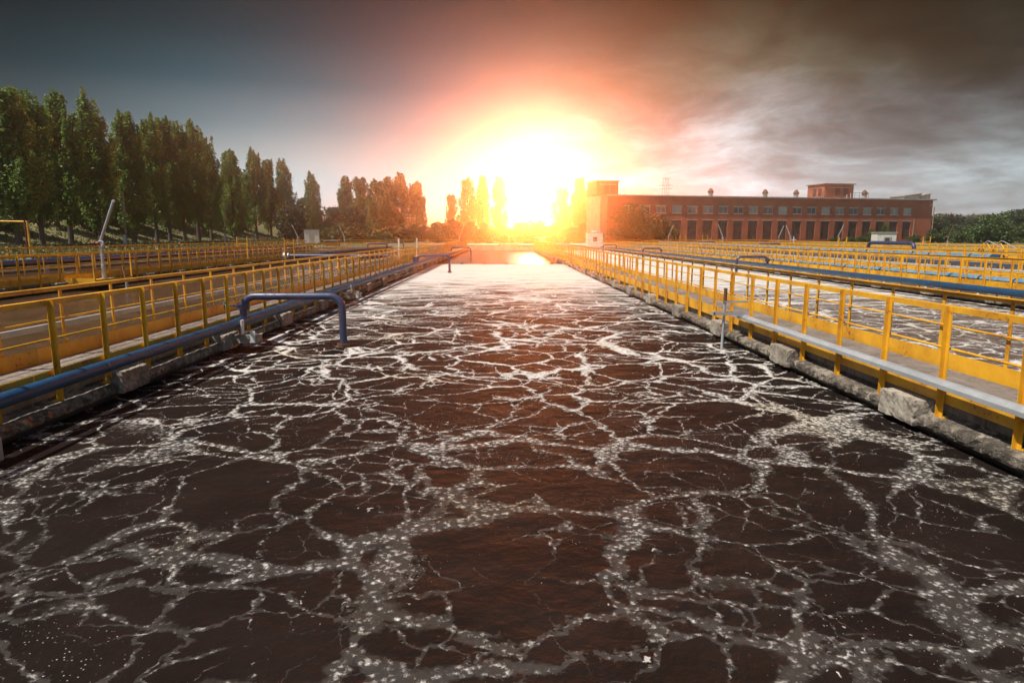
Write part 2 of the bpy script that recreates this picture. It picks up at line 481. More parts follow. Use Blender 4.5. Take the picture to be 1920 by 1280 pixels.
# ================================================================ mesh helpers
class MB:
    def __init__(self):
        self.v, self.f = [], []

    def add(self, verts, faces):
        o = len(self.v)
        self.v += [tuple(x) for x in verts]
        self.f += [tuple(i + o for i in f) for f in faces]
        return self

    def box(self, x0, x1, y0, y1, z0, z1):
        v = [(x0, y0, z0), (x1, y0, z0), (x1, y1, z0), (x0, y1, z0), (x0, y0, z1), (x1, y0, z1), (x1, y1, z1), (x0, y1, z1)]
        return self.add(v, [(0, 3, 2, 1), (4, 5, 6, 7), (0, 1, 5, 4), (1, 2, 6, 5), (2, 3, 7, 6), (3, 0, 4, 7)])

    def prism_y(self, prof, y0, y1):
        n = len(prof)
        v = [(x, y0, z) for x, z in prof] + [(x, y1, z) for x, z in prof]
        f = [(i, (i + 1) % n, (i + 1) % n + n, i + n) for i in range(n)]
        f += [tuple(range(n - 1, -1, -1)), tuple(range(n, 2 * n))]
        return self.add(v, f)

    def tube(self, pts, r, seg=12, caps=True):
        pts = [Vector(p) for p in pts]
        rs = r if isinstance(r, (list, tuple)) else [r] * len(pts)
        rings = []
        prev = None
        for i, p in enumerate(pts):
            if i == 0:
                tdir = pts[1] - pts[0]
            elif i == len(pts) - 1:
                tdir = pts[-1] - pts[-2]
            else:
                tdir = (pts[i + 1] - pts[i]).normalized() + (pts[i] - pts[i - 1]).normalized()
            tdir.normalize()
            if prev is None:
                up = Vector((0, 0, 1)) if abs(tdir.z) < 0.9 else Vector((0, 1, 0))
                a = tdir.cross(up).normalized()
            else:
                a = (prev - tdir * prev.dot(tdir)).normalized()
            prev = a
            b = tdir.cross(a)
            rings.append([p + a * (rs[i] * math.cos(2 * math.pi * k / seg)) + b * (rs[i] * math.sin(2 * math.pi * k / seg)) for k in range(seg)])
        v = [q for ring in rings for q in ring]
        f = []
        for i in range(len(rings) - 1):
            for k in range(seg):
                k2 = (k + 1) % seg
                f.append((i * seg + k, i * seg + k2, (i + 1) * seg + k2, (i + 1) * seg + k))
        if caps:
            f.append(tuple(range(seg - 1, -1, -1)))
            f.append(tuple(range((len(rings) - 1) * seg, len(rings) * seg)))
        return self.add(v, f)

    def disc(self, c, axis, r, h, seg=16):
        a = Vector(axis).normalized()
        c = Vector(c)
        return self.tube([c - a * h / 2, c + a * h / 2], r, seg)

    def mesh(self, name, m, smooth=False):
        me = bpy.data.meshes.new(name)
        me.from_pydata(self.v, [], self.f)
        me.materials.append(m)
        if smooth:
            me.polygons.foreach_set('use_smooth', [True] * len(me.polygons))
            try:
                me.set_sharp_from_angle(angle=R(40))
            except Exception:
                pass
        me.update()
        return me

    def build(self, name, m, parent=None, smooth=False, loc=None):
        return link(name, self.mesh(name, m, smooth), parent, loc)


def link(name, me, parent=None, loc=None):
    o = bpy.data.objects.new(name, me)
    COL.objects.link(o)
    if parent is not None:
        o.parent = parent
    if loc is not None:
        o.location = loc
    return o


def tag(o, label, cat, group=None, kind=None):
    if label:
        o['label'] = label
    if cat:
        o['category'] = cat
    if group:
        o['group'] = group
    if kind:
        o['kind'] = kind
    return o


def thing(name, label, cat, loc=(0, 0, 0), rz=0.0, group=None):
    o = bpy.data.objects.new(name, None)
    COL.objects.link(o)
    o.empty_display_size = 0.3
    o.location = loc
    o.rotation_euler = (0, 0, rz)
    return tag(o, label, cat, group)


def structure(name, me):
    o = link(name, me)
    o['kind'] = 'structure'
    return o


def copy_tree(o, parent=None):
    c = o.copy()
    COL.objects.link(c)
    if parent is not None:
        c.parent = parent
    for ch in list(o.children):
        copy_tree(ch, c)
    return c


def arc_pts(p0, corner, p1, rad, n=7):
    """points of a path p0 -> corner -> p1 with the corner rounded"""
    p0, corner, p1 = Vector(p0), Vector(corner), Vector(p1)
    a = (p0 - corner).normalized()
    b = (p1 - corner).normalized()
    s = corner + a * rad
    e = corner + b * rad
    out = []
    for i in range(n + 1):
        th = (math.pi / 2) * i / n
        c = corner + a * rad + b * rad
        out.append(c - b * rad * math.cos(th) - a * rad * math.sin(th))
    return out


def rough_box(x0, x1, y0, y1, z0, z1, n, amp, rng, round_=0.0):
    """a box with a displaced grid surface: a rough cast block"""
    mb = MB()
    nx, ny, nz = n
    idx = {}
    verts, faces = [], []

    def vid(i, j, k):
        key = (i, j, k)
        if key not in idx:
            x = x0 + (x1 - x0) * i / nx
            y = y0 + (y1 - y0) * j / ny
            z = z0 + (z1 - z0) * k / nz
            edge = (i in (0, nx)) + (j in (0, ny)) + (k in (0, nz))
            a = amp * (2.0 if edge >= 2 else 1.0)
            cx, cyy, cz = (x0 + x1) / 2, (y0 + y1) / 2, (z0 + z1) / 2
            sh = round_ * (edge - 1)
            x += rng.uniform(-a, a) + (cx - x) * sh
            y += rng.uniform(-a, a) + (cyy - y) * sh
            z += rng.uniform(-a, a) + (cz - z) * sh
            idx[key] = len(verts)
            verts.append((x, y, z))
        return idx[key]
    for i in range(nx):
        for j in range(ny):
            faces.append((vid(i, j, 0), vid(i, j + 1, 0), vid(i + 1, j + 1, 0), vid(i + 1, j, 0)))
            faces.append((vid(i, j, nz), vid(i + 1, j, nz), vid(i + 1, j + 1, nz), vid(i, j + 1, nz)))
    for i in range(nx):
        for k in range(nz):
            faces.append((vid(i, 0, k), vid(i + 1, 0, k), vid(i + 1, 0, k + 1), vid(i, 0, k + 1)))
            faces.append((vid(i, ny, k), vid(i, ny, k + 1), vid(i + 1, ny, k + 1), vid(i + 1, ny, k)))
    for j in range(ny):
        for k in range(nz):
            faces.append((vid(0, j, k), vid(0, j, k + 1), vid(0, j + 1, k + 1), vid(0, j + 1, k)))
            faces.append((vid(nx, j, k), vid(nx, j + 1, k), vid(nx, j + 1, k + 1), vid(nx, j, k + 1)))
    return mb.add(verts, faces)


YN, YF = -7.0, 103.0        # tank front and far ends
WZ = -0.42                  # water level; walkway decks are at z = 0

# ================================================================ ground and water
GX0, GX1 = -32.4, 44.0
g = MB()
xs = [-900, -300, -120, -60, -45, -38, GX0]
# left, right, far and near sheets round the basin, one mesh; the left bank rises behind the poplars


def gz(x, y):
    z = 0.05
    if x < -45:
        z += min(1.0, (-45 - x) / 14) * 0.45
    if x < -60:
        z += min(1.0, (-60 - x) / 22) ** 1.2 * 8.0
    if y > 104:
        z += min(1.0, (y - 104) / 40) * 0.15
    return z


def gsheet(xl, yl):
    n = len(yl)
    v = [(x, y, gz(x, y)) for x in xl for y in yl]
    f = []
    for i in range(len(xl) - 1):
        for j in range(n - 1):
            f.append((i * n + j, (i + 1) * n + j, (i + 1) * n + j + 1, i * n + j + 1))
    g.add(v, f)


lx = [-900, -300, -160, -110, -95, -88, -82, -78, -74, -70, -66, -63, -60, -57, -52, -48, -45, -40, GX0]
gsheet(lx, [-60, YN, 20, 60, YF, 125, 150, 200, 300, 1500])
gsheet([GX0, -10, 10, 30, GX1], [-60, YN])
gsheet([GX0, -10, 10, 30, GX1], [YF, 125, 150, 200, 300, 1500])
gsheet([GX1, 70, 120, 300, 1200], [-60, YN, 20, 60, YF, 125, 150, 200, 300, 1500])
structure('ground', g.mesh('ground', GROUND))

structure('water', MB().add([(-5.45, YN, WZ), (4.95, YN, WZ), (4.95, YF, WZ), (-5.45, YF, WZ)], [(0, 1, 2, 3)]).mesh('water', WATER_C))
structure('water', MB().add([(6.0, YN, WZ), (15.9, YN, WZ), (15.9, YF, WZ), (6.0, YF, WZ)], [(0, 1, 2, 3)]).mesh('water', WATER_R))
structure('water', MB().add([(16.8, YN, WZ), (44, YN, WZ), (44, YF, WZ), (16.8, YF, WZ)], [(0, 1, 2, 3)]).mesh('water', WATER_R))
structure('water', MB().add([(-17.6, YN, WZ), (-6.5, YN, WZ), (-6.5, YF, WZ), (-17.6, YF, WZ)], [(0, 1, 2, 3)]).mesh('water', WATER_L))
structure('water', MB().add([(-32.4, YN, WZ), (-18.6, YN, WZ), (-18.6, YF, WZ), (-32.4, YF, WZ)], [(0, 1, 2, 3)]).mesh('water', WATER_L))

# ================================================================ tank walkways (wall + deck + bracket blocks)
rng = random.Random(4)


def rough_strip(pts, ys, amps, rg):
    """sweep a (x, z) profile along ys with noise per profile point"""
    v, f = [], []
    n = len(pts)
    for y in ys:
        for (x, z), a in zip(pts, amps):
            v.append((x + rg.gauss(0, a), y + rg.uniform(-a, a), z + rg.gauss(0, a * 0.7)))
    for i in range(len(ys) - 1):
        for k in range(n - 1):
            f.append((i * n + k, (i + 1) * n + k, (i + 1) * n + k + 1, i * n + k + 1))
    return v, f


def yseq(near_step, near_to, far_step):
    ys, y = [], YN
    while y < near_to:
        ys.append(y)
        y += near_step
    while y < YF:
        ys.append(y)
        y += far_step
    ys.append(YF)
    return ys


block_meshes = []
for k in range(4):
    rg = random.Random(50 + k)
    block_meshes.append(rough_box(-0.16, 0.10, -0.35, 0.35, -0.34, -0.05, (6, 12, 7), 0.0045, rg, 0.02).mesh('bracket', BLOCKC))


def walkway(x0, x1, label, near, lblocks, rblocks, yb):
    """x0, x1: the walkway's edges; lblocks / rblocks: bracket blocks along that face"""
    t = thing('tank_walkway', label, 'walkway', (0, 0, 0), 0, 'concrete walkways on the tank walls')
    d_ = MB()
    y = YN
    while y < YF - 0.1:                                  # cast deck slabs with open joints
        y2 = min(y + 3.35, YF)
        d_.box(x0 + 0.1, x1 - 0.1, y + 0.012, y2 - 0.012, -0.13, 0.0)
        y = y2
    d_.build('deck', DECK, t)
    ys = yseq(0.07, 22.0, 0.8) if near else [YN, 10, 30, 60, YF]
    am = 1.0 if near else 0.0
    wl = MB()
    rg = random.Random(int(x0 * 10))
    # profile of each face: recess below the deck, a broken ledge, then a face
    for s, xe in ((-1, x0), (1, x1)):
        pr = [(xe - s * 0.13, -0.13), (xe - s * 0.12, -0.17), (xe - s * 0.02, -0.185), (xe + s * 0.075, -0.195), (xe + s * 0.10, -0.212), (xe + s * 0.108, -0.25), (xe + s * 0.104, -0.295), (xe + s * 0.09, -0.322)]
        amps = [0.0, 0.006, 0.006, 0.006, 0.007, 0.006, 0.005, 0.002]
        v, f = rough_strip(pr, ys, [a * am for a in amps], rg)
        wl.add(v, f)
    wl.build('wall', WALLC, t)
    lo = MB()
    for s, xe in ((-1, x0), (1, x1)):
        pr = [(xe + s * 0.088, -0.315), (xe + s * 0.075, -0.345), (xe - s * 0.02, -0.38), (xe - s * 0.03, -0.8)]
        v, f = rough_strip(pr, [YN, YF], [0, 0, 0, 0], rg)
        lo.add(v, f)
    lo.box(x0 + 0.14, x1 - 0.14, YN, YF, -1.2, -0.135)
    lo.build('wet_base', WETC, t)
    k = 0
    for flag, xe, s in ((lblocks, x0, 1), (rblocks, x1, -1)):
        if not flag:
            continue
        y = yb
        while y < (YF if near else 60):
            b = link('bracket', block_meshes[k % 4], t, (xe, y, 0))
            if s < 0:
                b.rotation_euler = (0, 0, math.pi)
            k += 1
            y += 3.35
    return t


walkway(4.78, 6.15, 'grey concrete walkway on the tank wall along the right side of the foamy middle tank', True, True, False, 4.15)
walkway(-6.62, -5.32, 'grey concrete walkway on the tank wall beside the blue pipe with the big bend', True, False, True, 2.5)
walkway(15.75, 17.05, 'concrete walkway beyond the second foamy tank, blue pipe along its near edge', False, True, False, 4.0)
walkway(22.0, 23.3, 'concrete walkway carrying the pale blue overhead pipe with an arched loop', False, False, False, 4.0)
walkway(30.0, 31.3, 'concrete walkway under the peaked yellow step-over stair', False, False, False, 4.0)
walkway(41.2, 42.5, 'outermost concrete walkway on the brick building side', False, False, False, 4.0)
walkway(-18.85, -17.55, 'concrete walkway carrying the tall grey hoist beyond the calm brown tank', False, False, True, 3.0)
walkway(-31.2, -29.9, 'outermost concrete walkway on the poplar side, thick blue pipe before it', False, False, False, 3.0)

# end wall of the tanks
ew = thing('end_wall', 'pale concrete end wall closing the far ends of the tanks', 'wall', (0, YF, 0))
MB().box(-32.4, 44, 0, 0.5, -1.2, -0.02).build('wall', PALEC, ew)
MB().box(-32.4, 44, -0.05, 0.55, -0.015, 0.12).build('coping', PALEC, ew)


# ================================================================ railings
def angle_post(h, s, side, zb, foot=True):
    """L-angle post: one flange faces the viewer, the other faces along the walkway's side"""
    m = MB()
    tck = 0.007
    m.box(0, s * side, 0, tck, zb, h)                    # flange facing -Y
    m.box(0 if side > 0 else -tck, tck if side > 0 else 0, -s, 0, zb, h) if False else None
    x_in = s * side
    a, b = sorted((x_in, x_in - tck * side))
    m.box(a, b, -s, 0, zb, h)                            # flange towards the viewer
    if foot:
        a, b = sorted((x_in, x_in + 0.05 * side))
        m.box(a, b, -s - 0.02, 0.0, zb, zb + 0.05)
    return m


post_cache = {}


def railing(x, side, label, y0, y1, ystart, step, toe=(-0.03, 0.20), zb=-0.22, tray=None, mid=0.57, top=1.03, s=0.052, far=False, extra_rail=None):
    """side: +1 when the walkway lies to the right of the rail (at larger x), -1 otherwise"""
    m_ = YELF if far else YEL
    t = thing('railing', label, 'railing', (0, 0, 0), 0, 'yellow railings along the tank walkways')
    # handrail: L-angle, horizontal flange on top
    hr = MB()
    a, b = sorted((x - 0.012 * side, x + (0.058) * side))
    y = y0
    while y < y1 - 0.01:
        y2 = min(y + step * 6, y1)
        zz = rng.uniform(-0.003, 0.003)
        hr.box(a, b, y, y2, top + zz, top + 0.008 + zz)
        c, d2 = sorted((x - 0.012 * side, x - 0.004 * side))
        hr.box(c, d2, y, y2, top - 0.055 + zz, top + zz - 0.0005)
        y = y2
    hr.build('handrail', m_, t)
    mr = MB()
    mr.tube([(x + 0.02 * side, y0 + (y1 - y0) * i / 24, mid + (rng.uniform(-0.006, 0.006))) for i in range(25)], 0.014, 8)
    mr.build('mid_rail', m_, t)
    tb = MB()
    y = y0
    while y < y1 - 0.01:
        y2 = min(y + step * 3, y1)
        w0, w1 = rng.uniform(-0.006, 0.006), rng.uniform(-0.006, 0.006)
        c, d2 = sorted((x + 0.014 * side, x + 0.022 * side))
        v = [(c + w0, y, toe[0]), (d2 + w0, y, toe[0]), (d2 + w1, y2 - 0.006, toe[0]), (c + w1, y2 - 0.006, toe[0]),
             (c + w0, y, toe[1]), (d2 + w0, y, toe[1]), (d2 + w1, y2 - 0.006, toe[1]), (c + w1, y2 - 0.006, toe[1])]
        tb.add(v, [(0, 3, 2, 1), (4, 5, 6, 7), (0, 1, 5, 4), (1, 2, 6, 5), (2, 3, 7, 6), (3, 0, 4, 7)])
        y = y2
    tb.build('toe_board', m_, t)
    if tray:
        tz0, tz1, ty0, ty1, tx0, tx1 = tray
        tr = MB()
        y = ty0
        while y < ty1 - 0.01:
            y2 = min(y + 2.2, ty1)
            dz = rng.uniform(-0.004, 0.004)
            tr.prism_y([(tx0, tz0 + dz), (tx1, tz0 + dz), (tx1, tz1 + dz), (tx0 + 0.04, tz1 + dz), (tx0, tz1 - 0.04 + dz)], y, y2 - 0.004)
            y = y2
        tr.build('cable_tray', GALV, t)
    key = (round(top, 3), s, side, zb, far)
    if key not in post_cache:
        post_cache[key] = angle_post(top - 0.001, s, -side if False else side, zb).mesh('post', m_)
    me = post_cache[key]
    n = 0
    y = ystart
    while y < y1 and n < 99:
        if y > y0:
            p = link('post', me, t, (x - s * side * 0.0 - 0.012 * side - s * side, y, 0))
            p.rotation_euler = (rng.gauss(0, 0.003), rng.gauss(0, 0.004), rng.gauss(0, 0.03))
            n += 1
        y += step
    return t


railing(4.82, 1, 'yellow railing with grey cable tray, nearest one on the right of the foamy middle tank', 1.5, YF, 2.53, 1.117,
        tray=(0.175, 0.262, 1.5, 13.3, 4.64, 4.735))
railing(6.12, -1, 'yellow railing on the far side of the right walkway, second foamy tank behind it', 1.5, YF, 2.9, 1.24)
railing(-5.36, -1, 'yellow railing between the blue pipe and the walkway left of the middle tank', 1.5, YF, 2.85, 1.0)
railing(-6.60, 1, 'yellow railing carrying a grey cable tray in front of the calm brown tank', 1.5, YF, 2.2, 1.3,
        tray=(0.41, 0.495, 1.5, 60, -6.80, -6.70), zb=-0.1)
railing(15.8, 1, 'yellow railing with deep toe board right behind the slim blue pipe of the second tank', 3, YF, 3.1, 1.15, toe=(0.0, 0.34))
railing(17.0, -1, 'yellow railing behind the deep yellow toe board, banded blue pipe beyond it', 3, YF, 3.4, 1.22)
railing(22.05, 1, 'yellow railing in front of the pale blue overhead pipe', 5, YF, 5.1, 1.2, far=True)
railing(23.25, -1, 'yellow railing directly under the pale blue overhead pipe', 5, YF, 5.6, 1.2, far=True, toe=(-0.03, 0.15))
railing(30.05, 1, 'yellow railing that the peaked step-over stair crosses', 8, YF, 8.2, 1.2, far=True)
railing(31.25, -1, 'yellow railing just behind the peaked step-over stair', 8, YF, 8.8, 1.2, far=True, toe=(-0.03, 0.15))
railing(41.25, 1, 'yellow railing closest to the brick building, in front of its walkway', 10, YF, 10.2, 1.25, far=True)
railing(42.45, -1, 'outermost yellow railing on the brick building side of its walkway', 10, YF, 10.7, 1.25, far=True, toe=(-0.03, 0.15))
railing(-17.6, -1, 'yellow railing with the tall grey hoist, beyond the calm brown tank', 4, YF, 4.2, 1.12)
railing(-18.8, 1, 'yellow railing with a pale cable tray, behind the tall grey hoist', 4, YF, 4.6, 1.15,
        tray=(0.41, 0.495, 4, 70, -19.02, -18.92))
railing(-29.95, -1, 'yellow railing above the thick blue pipe on the poplar side', 6, YF, 6.1, 1.2, far=True)
railing(-31.15, 1, 'outermost yellow railing on the poplar side, dry grass behind it', 6, YF, 6.5, 1.2, far=True, toe=(-0.03, 0.15))

er = thing('railing', 'yellow railing across the far end of the tanks below the bushes', 'railing', (0, YF + 0.3, 0.12), 0, 'yellow railings along the tank walkways')
MB().box(-32, 44, -0.03, 0.03, 0.98, 1.03).build('handrail', YELF, er)
MB().box(-32, 44, -0.015, 0.015, 0.5, 0.53).build('mid_rail', YELF, er)
epm = MB().box(-0.03, 0.03, -0.03, 0.03, 0, 0.98).mesh('post', YELF)
for i in range(38):
    link('post', epm, er, (-31.5 + i * 2.04, 0, 0))


# ================================================================ blue air pipes with goose-neck branches
def goose_neck(parent, base, side, z_main, r_main, reach, z_top, r, zend=WZ, valve=True, m_=GLOWBLUE):
    """branch off a main pipe: up from the main, a horizontal run over the water, down to a flange at the water"""
    x, y = base
    b = MB()
    xe = x + side * reach
    pts = [(x, y, z_main + r_main * 0.5)]
    pts += arc_pts((x, y, 0), (x, y, z_top), (xe, y, z_top), 0.24)
    pts += arc_pts((x, y, z_top), (xe, y, z_top), (xe, y, zend), 0.24)
    pts += [(xe, y, zend - 0.3)]
    b.tube(pts, r, 16)
    o = b.build('branch_pipe', m_, parent, True)
    f = MB()
    f.disc((xe, y, zend + 0.06), (0, 0, 1), r * 1.75, 0.035, 20)
    f.disc((xe, y, zend + 0.022), (0, 0, 1), r * 1.75, 0.03, 20)
    for k in range(8):
        a = k * math.pi / 4
        f.disc((xe + math.cos(a) * r * 1.45, y + math.sin(a) * r * 1.45, zend + 0.09), (0, 0, 1), 0.012, 0.03, 6)
    f.build('flange', RUST, o, True)
    if valve:
        v = MB()
        zv = z_main + 0.29
        v.disc((x, y, zv + 0.035), (0, 0, 1), r * 1.7, 0.03, 18)
        v.disc((x, y, zv - 0.035), (0, 0, 1), r * 1.7, 0.03, 18)
        v.disc((x, y, zv), (0, 0, 1), r * 1.35, 0.045, 18)
        for k in range(8):
            a = k * math.pi / 4 + 0.2
            v.disc((x + math.cos(a) * r * 1.5, y + math.sin(a) * r * 1.5, zv), (0, 0, 1), 0.011, 0.14, 6)
        v.tube([(x, y, zv), (x - side * 0.33, y - 0.02, zv + 0.02)], 0.02, 8)
        v.build('valve', GLOWBLUE, o, True)
        h = MB()
        cx = x - side * 0.34
        ring = [(cx, y + 0.085 * math.cos(a), zv + 0.02 + 0.085 * math.sin(a)) for a in [2 * math.pi * i / 18 for i in range(19)]]
        h.tube(ring, 0.014, 8, False)
        for k in range(4):
            a = k * math.pi / 2 + 0.5
            h.tube([(cx, y, zv + 0.02), (cx, y + 0.085 * math.cos(a), zv + 0.02 + 0.085 * math.sin(a))], 0.009, 6)
        h.disc((cx, y, zv + 0.02), (1, 0, 0), 0.025, 0.05, 10)
        hw = h.build('handwheel', GREENP, o, True)
        hw.rotation_euler = (0, 0, 0)
    return o


PX, PZ = -5.13, 0.115
ap = thing('air_pipe', 'blue steel air pipe along the left walkway edge with large goose-neck bends over the foam', 'pipe')
mp = MB()
mp.tube([(PX, 1.0, PZ), (PX, 12.6, PZ), (PX, 12.75, PZ), (PX, 39.0, PZ + .02), (PX, 39.2, PZ + .03), (PX, YF - 1, PZ + .03)],
        [0.080, 0.080, 0.098, 0.098, 0.145, 0.145], 20)
for yy in (4.6, 6.1, 8.4, 16.5, 22, 28):
    mp.tube([(PX, yy, PZ), (PX, yy + 0.02, PZ)], 0.0835 if yy < 12 else 0.1015, 20)
mp.build('main_pipe', BLUE, ap, True)
for yy in (13.1, 40.0, 67.0):
    goose_neck(ap, (PX, yy), 1, PZ, 0.09, 1.95, 0.60, 0.073, valve=(yy < 60))
col2 = MB()
col2.tube([(PX - .03, 39.6, PZ + .12), (PX - .03, 39.6, PZ + .42)], 0.19, 16)
col2.build('collar', GLOWBLUE, ap, True)

# pipe saddle under the first bend: a concrete beam stub with two white clamp plates
sd = thing('pipe_support', 'concrete beam stub with white clamp plates holding the blue pipe below its first bend', 'support', (PX, 12.75, 0))
rough_box(-0.25, 0.42, -0.14, 0.14, -0.26, -0.10, (6, 3, 3), 0.008, random.Random(8)).build('beam', BLOCKC, sd)
MB().box(0.10, 0.125, -0.1, 0.02, -0.1, 0.18).build('plate', WHITEP, sd)
MB().box(0.30, 0.39, -0.17, -0.15, -0.24, -0.02).build('plate', WHITEP, sd)
st_ = copy_tree(sd)
st_.location = (PX, 22.0, 0)
tag(st_, 'concrete beam stub with white clamp plates under the blue pipe, beyond the first bend', 'support')

# hooks along the wall
ib = thing('steel_beam_stub', 'short grey steel I-beam standing in the water at the left picture edge', 'beam', (-5.03, 6.35, 0))
MB().box(-0.05, 0.05, -0.005, 0.005, -0.55, -0.20).box(-0.05, 0.05, -0.055, 0.055, -0.198, -0.185).box(-0.056, -0.05, -0.05, 0.05, -0.55, -0.20).box(0.05, 0.056, -0.05, 0.05, -0.55, -0.20).build('beam', GALV, ib)

# slim blue pipe of the second tank
ap2 = thing('air_pipe', 'slim blue air pipe along the far wall of the second foamy tank', 'pipe')
m2 = MB()
m2.tube([(15.05, 2, 0.12)] + [(15.05, y, 0.12 + 0.004 * math.sin(y)) for y in range(6, 100, 4)] + [(15.05, YF - 1, 0.12)], 0.112, 18)
m2.build('main_pipe', BLUE, ap2, True)
for yy in (37.6, 63.0, 88.0):
    goose_neck(ap2, (15.05, yy), -1, 0.12, 0.112, 1.75, 0.60, 0.075, valve=True)
k_ = MB().box(-0.09, 0.61, -0.03, 0.03, -0.05, 0.0).mesh('bracket', WHITEP)
for y in np.arange(5, 100, 2.6):
    link('bracket', k_, ap2, (15.05, y, 0))

# banded blue pipe beyond the walkway
bp = thing('insulated_pipe', 'thick blue insulated pipe with dark bands behind the deep yellow toe board', 'pipe')
MB().tube([(17.62, y, 0.16 + 0.012 * math.sin(y * 1.3)) for y in np.arange(4, YF, 1.0)], 0.19, 18).build('main_pipe', WRAP, bp, True)
sup = MB().box(-0.2, 0.2, -0.06, 0.06, -0.6, -0.04).mesh('saddle', YELF)
for y in range(6, 100, 6):
    link('saddle', sup, bp, (17.62, y, 0))

# pale overhead pipe with an arched loop
op = thing('insulated_pipe', 'pale blue overhead pipe with an arched expansion loop and a dark open end', 'pipe')
MB().tube([(24.0, 32.3, 0.72)] + [(24.0, y, 0.72 + 0.01 * math.sin(y)) for y in np.arange(33, YF, 1.0)], 0.17, 18).build('main_pipe', WRAP, op, True)  # banded wrap; its pale tone also holds the skylight on top
MB().tube([(24.0, 31.7, 0.72), (24.0, 32.28, 0.72)], 0.178, 18).build('end_sleeve', BLUE, op, True)
ac = MB()
ac.tube([(24.0, 43.5, 0.75)] + arc_pts((24, 43.5, 0), (24, 43.5, 1.34), (24, 38, 1.34), 0.34) + arc_pts((24, 43.5, 1.34), (24, 38.6, 1.34), (24, 38.6, 0), 0.34) + [(24.0, 38.6, 0.75)], 0.115, 14)
ac.build('loop_pipe', GLOWBLUE, op, True)
os_ = MB().box(-0.06, 0.06, -0.06, 0.06, -0.8, 0.56).mesh('support_post', YELF)
for y in range(34, 100, 6):
    link('support_post', os_, op, (24.0, y, 0))

gp = thing('steel_pipe', 'grey conduit pipe on yellow brackets between the banded pipe and the overhead pipe', 'pipe')
MB().tube([(21.55, 4, 0.30), (21.55, YF, 0.30)], 0.07, 10).build('main_pipe', GALV, gp, True)
cb_ = MB().box(-0.35, 0.45, -0.04, 0.04, 0.10, 0.2).mesh('bracket', YELF)
for y in range(6, 100, 3):
    link('bracket', cb_, gp, (21.6, y, 0))

# another far pipe with arch on the right
fp = thing('air_pipe', 'distant blue pipe with a low glow-tinted goose-neck in front of the brick building', 'pipe')
MB().tube([(29.3, 8, 0.12), (29.3, YF - 1, 0.12)], 0.13, 14).build('main_pipe', BLUE, fp, True)
for yy in (70.0, 92.0):
    goose_neck(fp, (29.3, yy), -1, 0.12, 0.13, 2.4, 0.95, 0.08, valve=False)

# thick blue pipe on the poplar side
tp = thing('water_pipe', 'thick dark blue pipe in front of the outermost railing on the poplar side', 'pipe')
MB().tube([(-29.2, 5, 0.14), (-29.2, 53.5, 0.14), (-29.2, 55.0, 0.14), (-29.2, YF, 0.14)], [0.215, 0.215, 0.15, 0.15], 20).build('main_pipe', BLUE, tp, True)
tps = MB().box(-0.1, 0.1, -0.08, 0.08, -0.6, -0.05).mesh('saddle', GALV)
for y in range(8, 54, 5):
    link('saddle', tps, tp, (-29.2, y, 0))
tp2 = thing('water_pipe', 'slim blue pipe running behind the thick one on the poplar side', 'pipe')
MB().tube([(-32.0, 45.5, 0.25), (-32.0, YF, 0.25)], 0.13, 14).build('main_pipe', BLUE, tp2, True)
MB().disc((-32.0, 45.5, 0.25), (0, 1, 0), 0.17, 0.06, 14).build('flange', GALV, tp2, True)

# transverse pipe over the calm tank with a valve
tv = thing('crossing_pipe', 'glow-tinted blue pipe crossing over the calm tank from wall to wall with a pale flanged valve', 'pipe')
MB().tube([(-16.6, 52, 0.22), (-6.9, 52, 0.22)], 0.17, 16).build('main_pipe', GLOWBLUE, tv, True)
MB().disc((-16.9, 52, 0.22), (1, 0, 0), 0.30, 0.12, 16).disc((-16.6, 52, 0.22), (1, 0, 0), 0.26, 0.08, 16).tube([(-16.9, 52, 0.2), (-16.9, 52, 0.75)], 0.07, 10).disc((-16.9, 52, 0.78), (0, 0, 1), 0.17, 0.04, 14).build('valve', GALV, tv, True)

# goose-necks of the tank beyond the calm one
gl = thing('air_pipe', 'distant pink-lit pipe with a goose-neck, between the two white posts', 'pipe')
MB().tube([(-16.9, 60, 0.15), (-16.9, YF - 1, 0.15)], 0.12, 14).build('main_pipe', GLOWBLUE, gl, True)
for yy in (84.0, 98.0):
    goose_neck(gl, (-16.9, yy), 1, 0.15, 0.12, 2.4, 0.80, 0.085, valve=False)

# ================================================================ hoists
ho = thing('hoist', 'tall grey jib hoist with ring joint on the walkway beyond the calm tank', 'hoist', (-17.2, 28.9, 0), 0, 'grey jib hoists on the walkways')
MB().tube([(0, 0, -0.02), (0, 0, 0.55), (0, 0, 0.56), (0, 0, 1.4)], [0.085, 0.085, 0.065, 0.065], 12).box(-0.13, 0.13, -0.13, 0.13, -0.03, -0.005).build('post', GALV, ho, True)
rgm = MB()
ringp = [(0.0 + 0.11 * math.cos(a), -0.02, 1.45 + 0.11 * math.sin(a)) for a in [2 * math.pi * i / 16 for i in range(17)]]
rgm.tube(ringp, 0.05, 8, False)
rgm.build('ring_joint', GALV, ho, True)
MB().tube([(-0.04, 0, 1.5), (0.68, 0, 3.22)], [0.062, 0.055], 10).disc((0.69, 0, 3.23), (0, 1, 0), 0.07, 0.05, 12).build('arm', GALV, ho, True)
MB().tube([(-0.2, -0.05, 1.46), (-0.05, -0.05, 1.46)], 0.08, 10).disc((-0.22, -0.05, 1.46), (1, 0, 0), 0.11, 0.03, 12).build('winch', DARKR, ho, True)
MB().tube([(-0.14, -0.06, 1.52), (0.28, -0.05, 2.5), (0.66, -0.02, 3.22)], 0.008, 5).build('cable', RUST, ho)
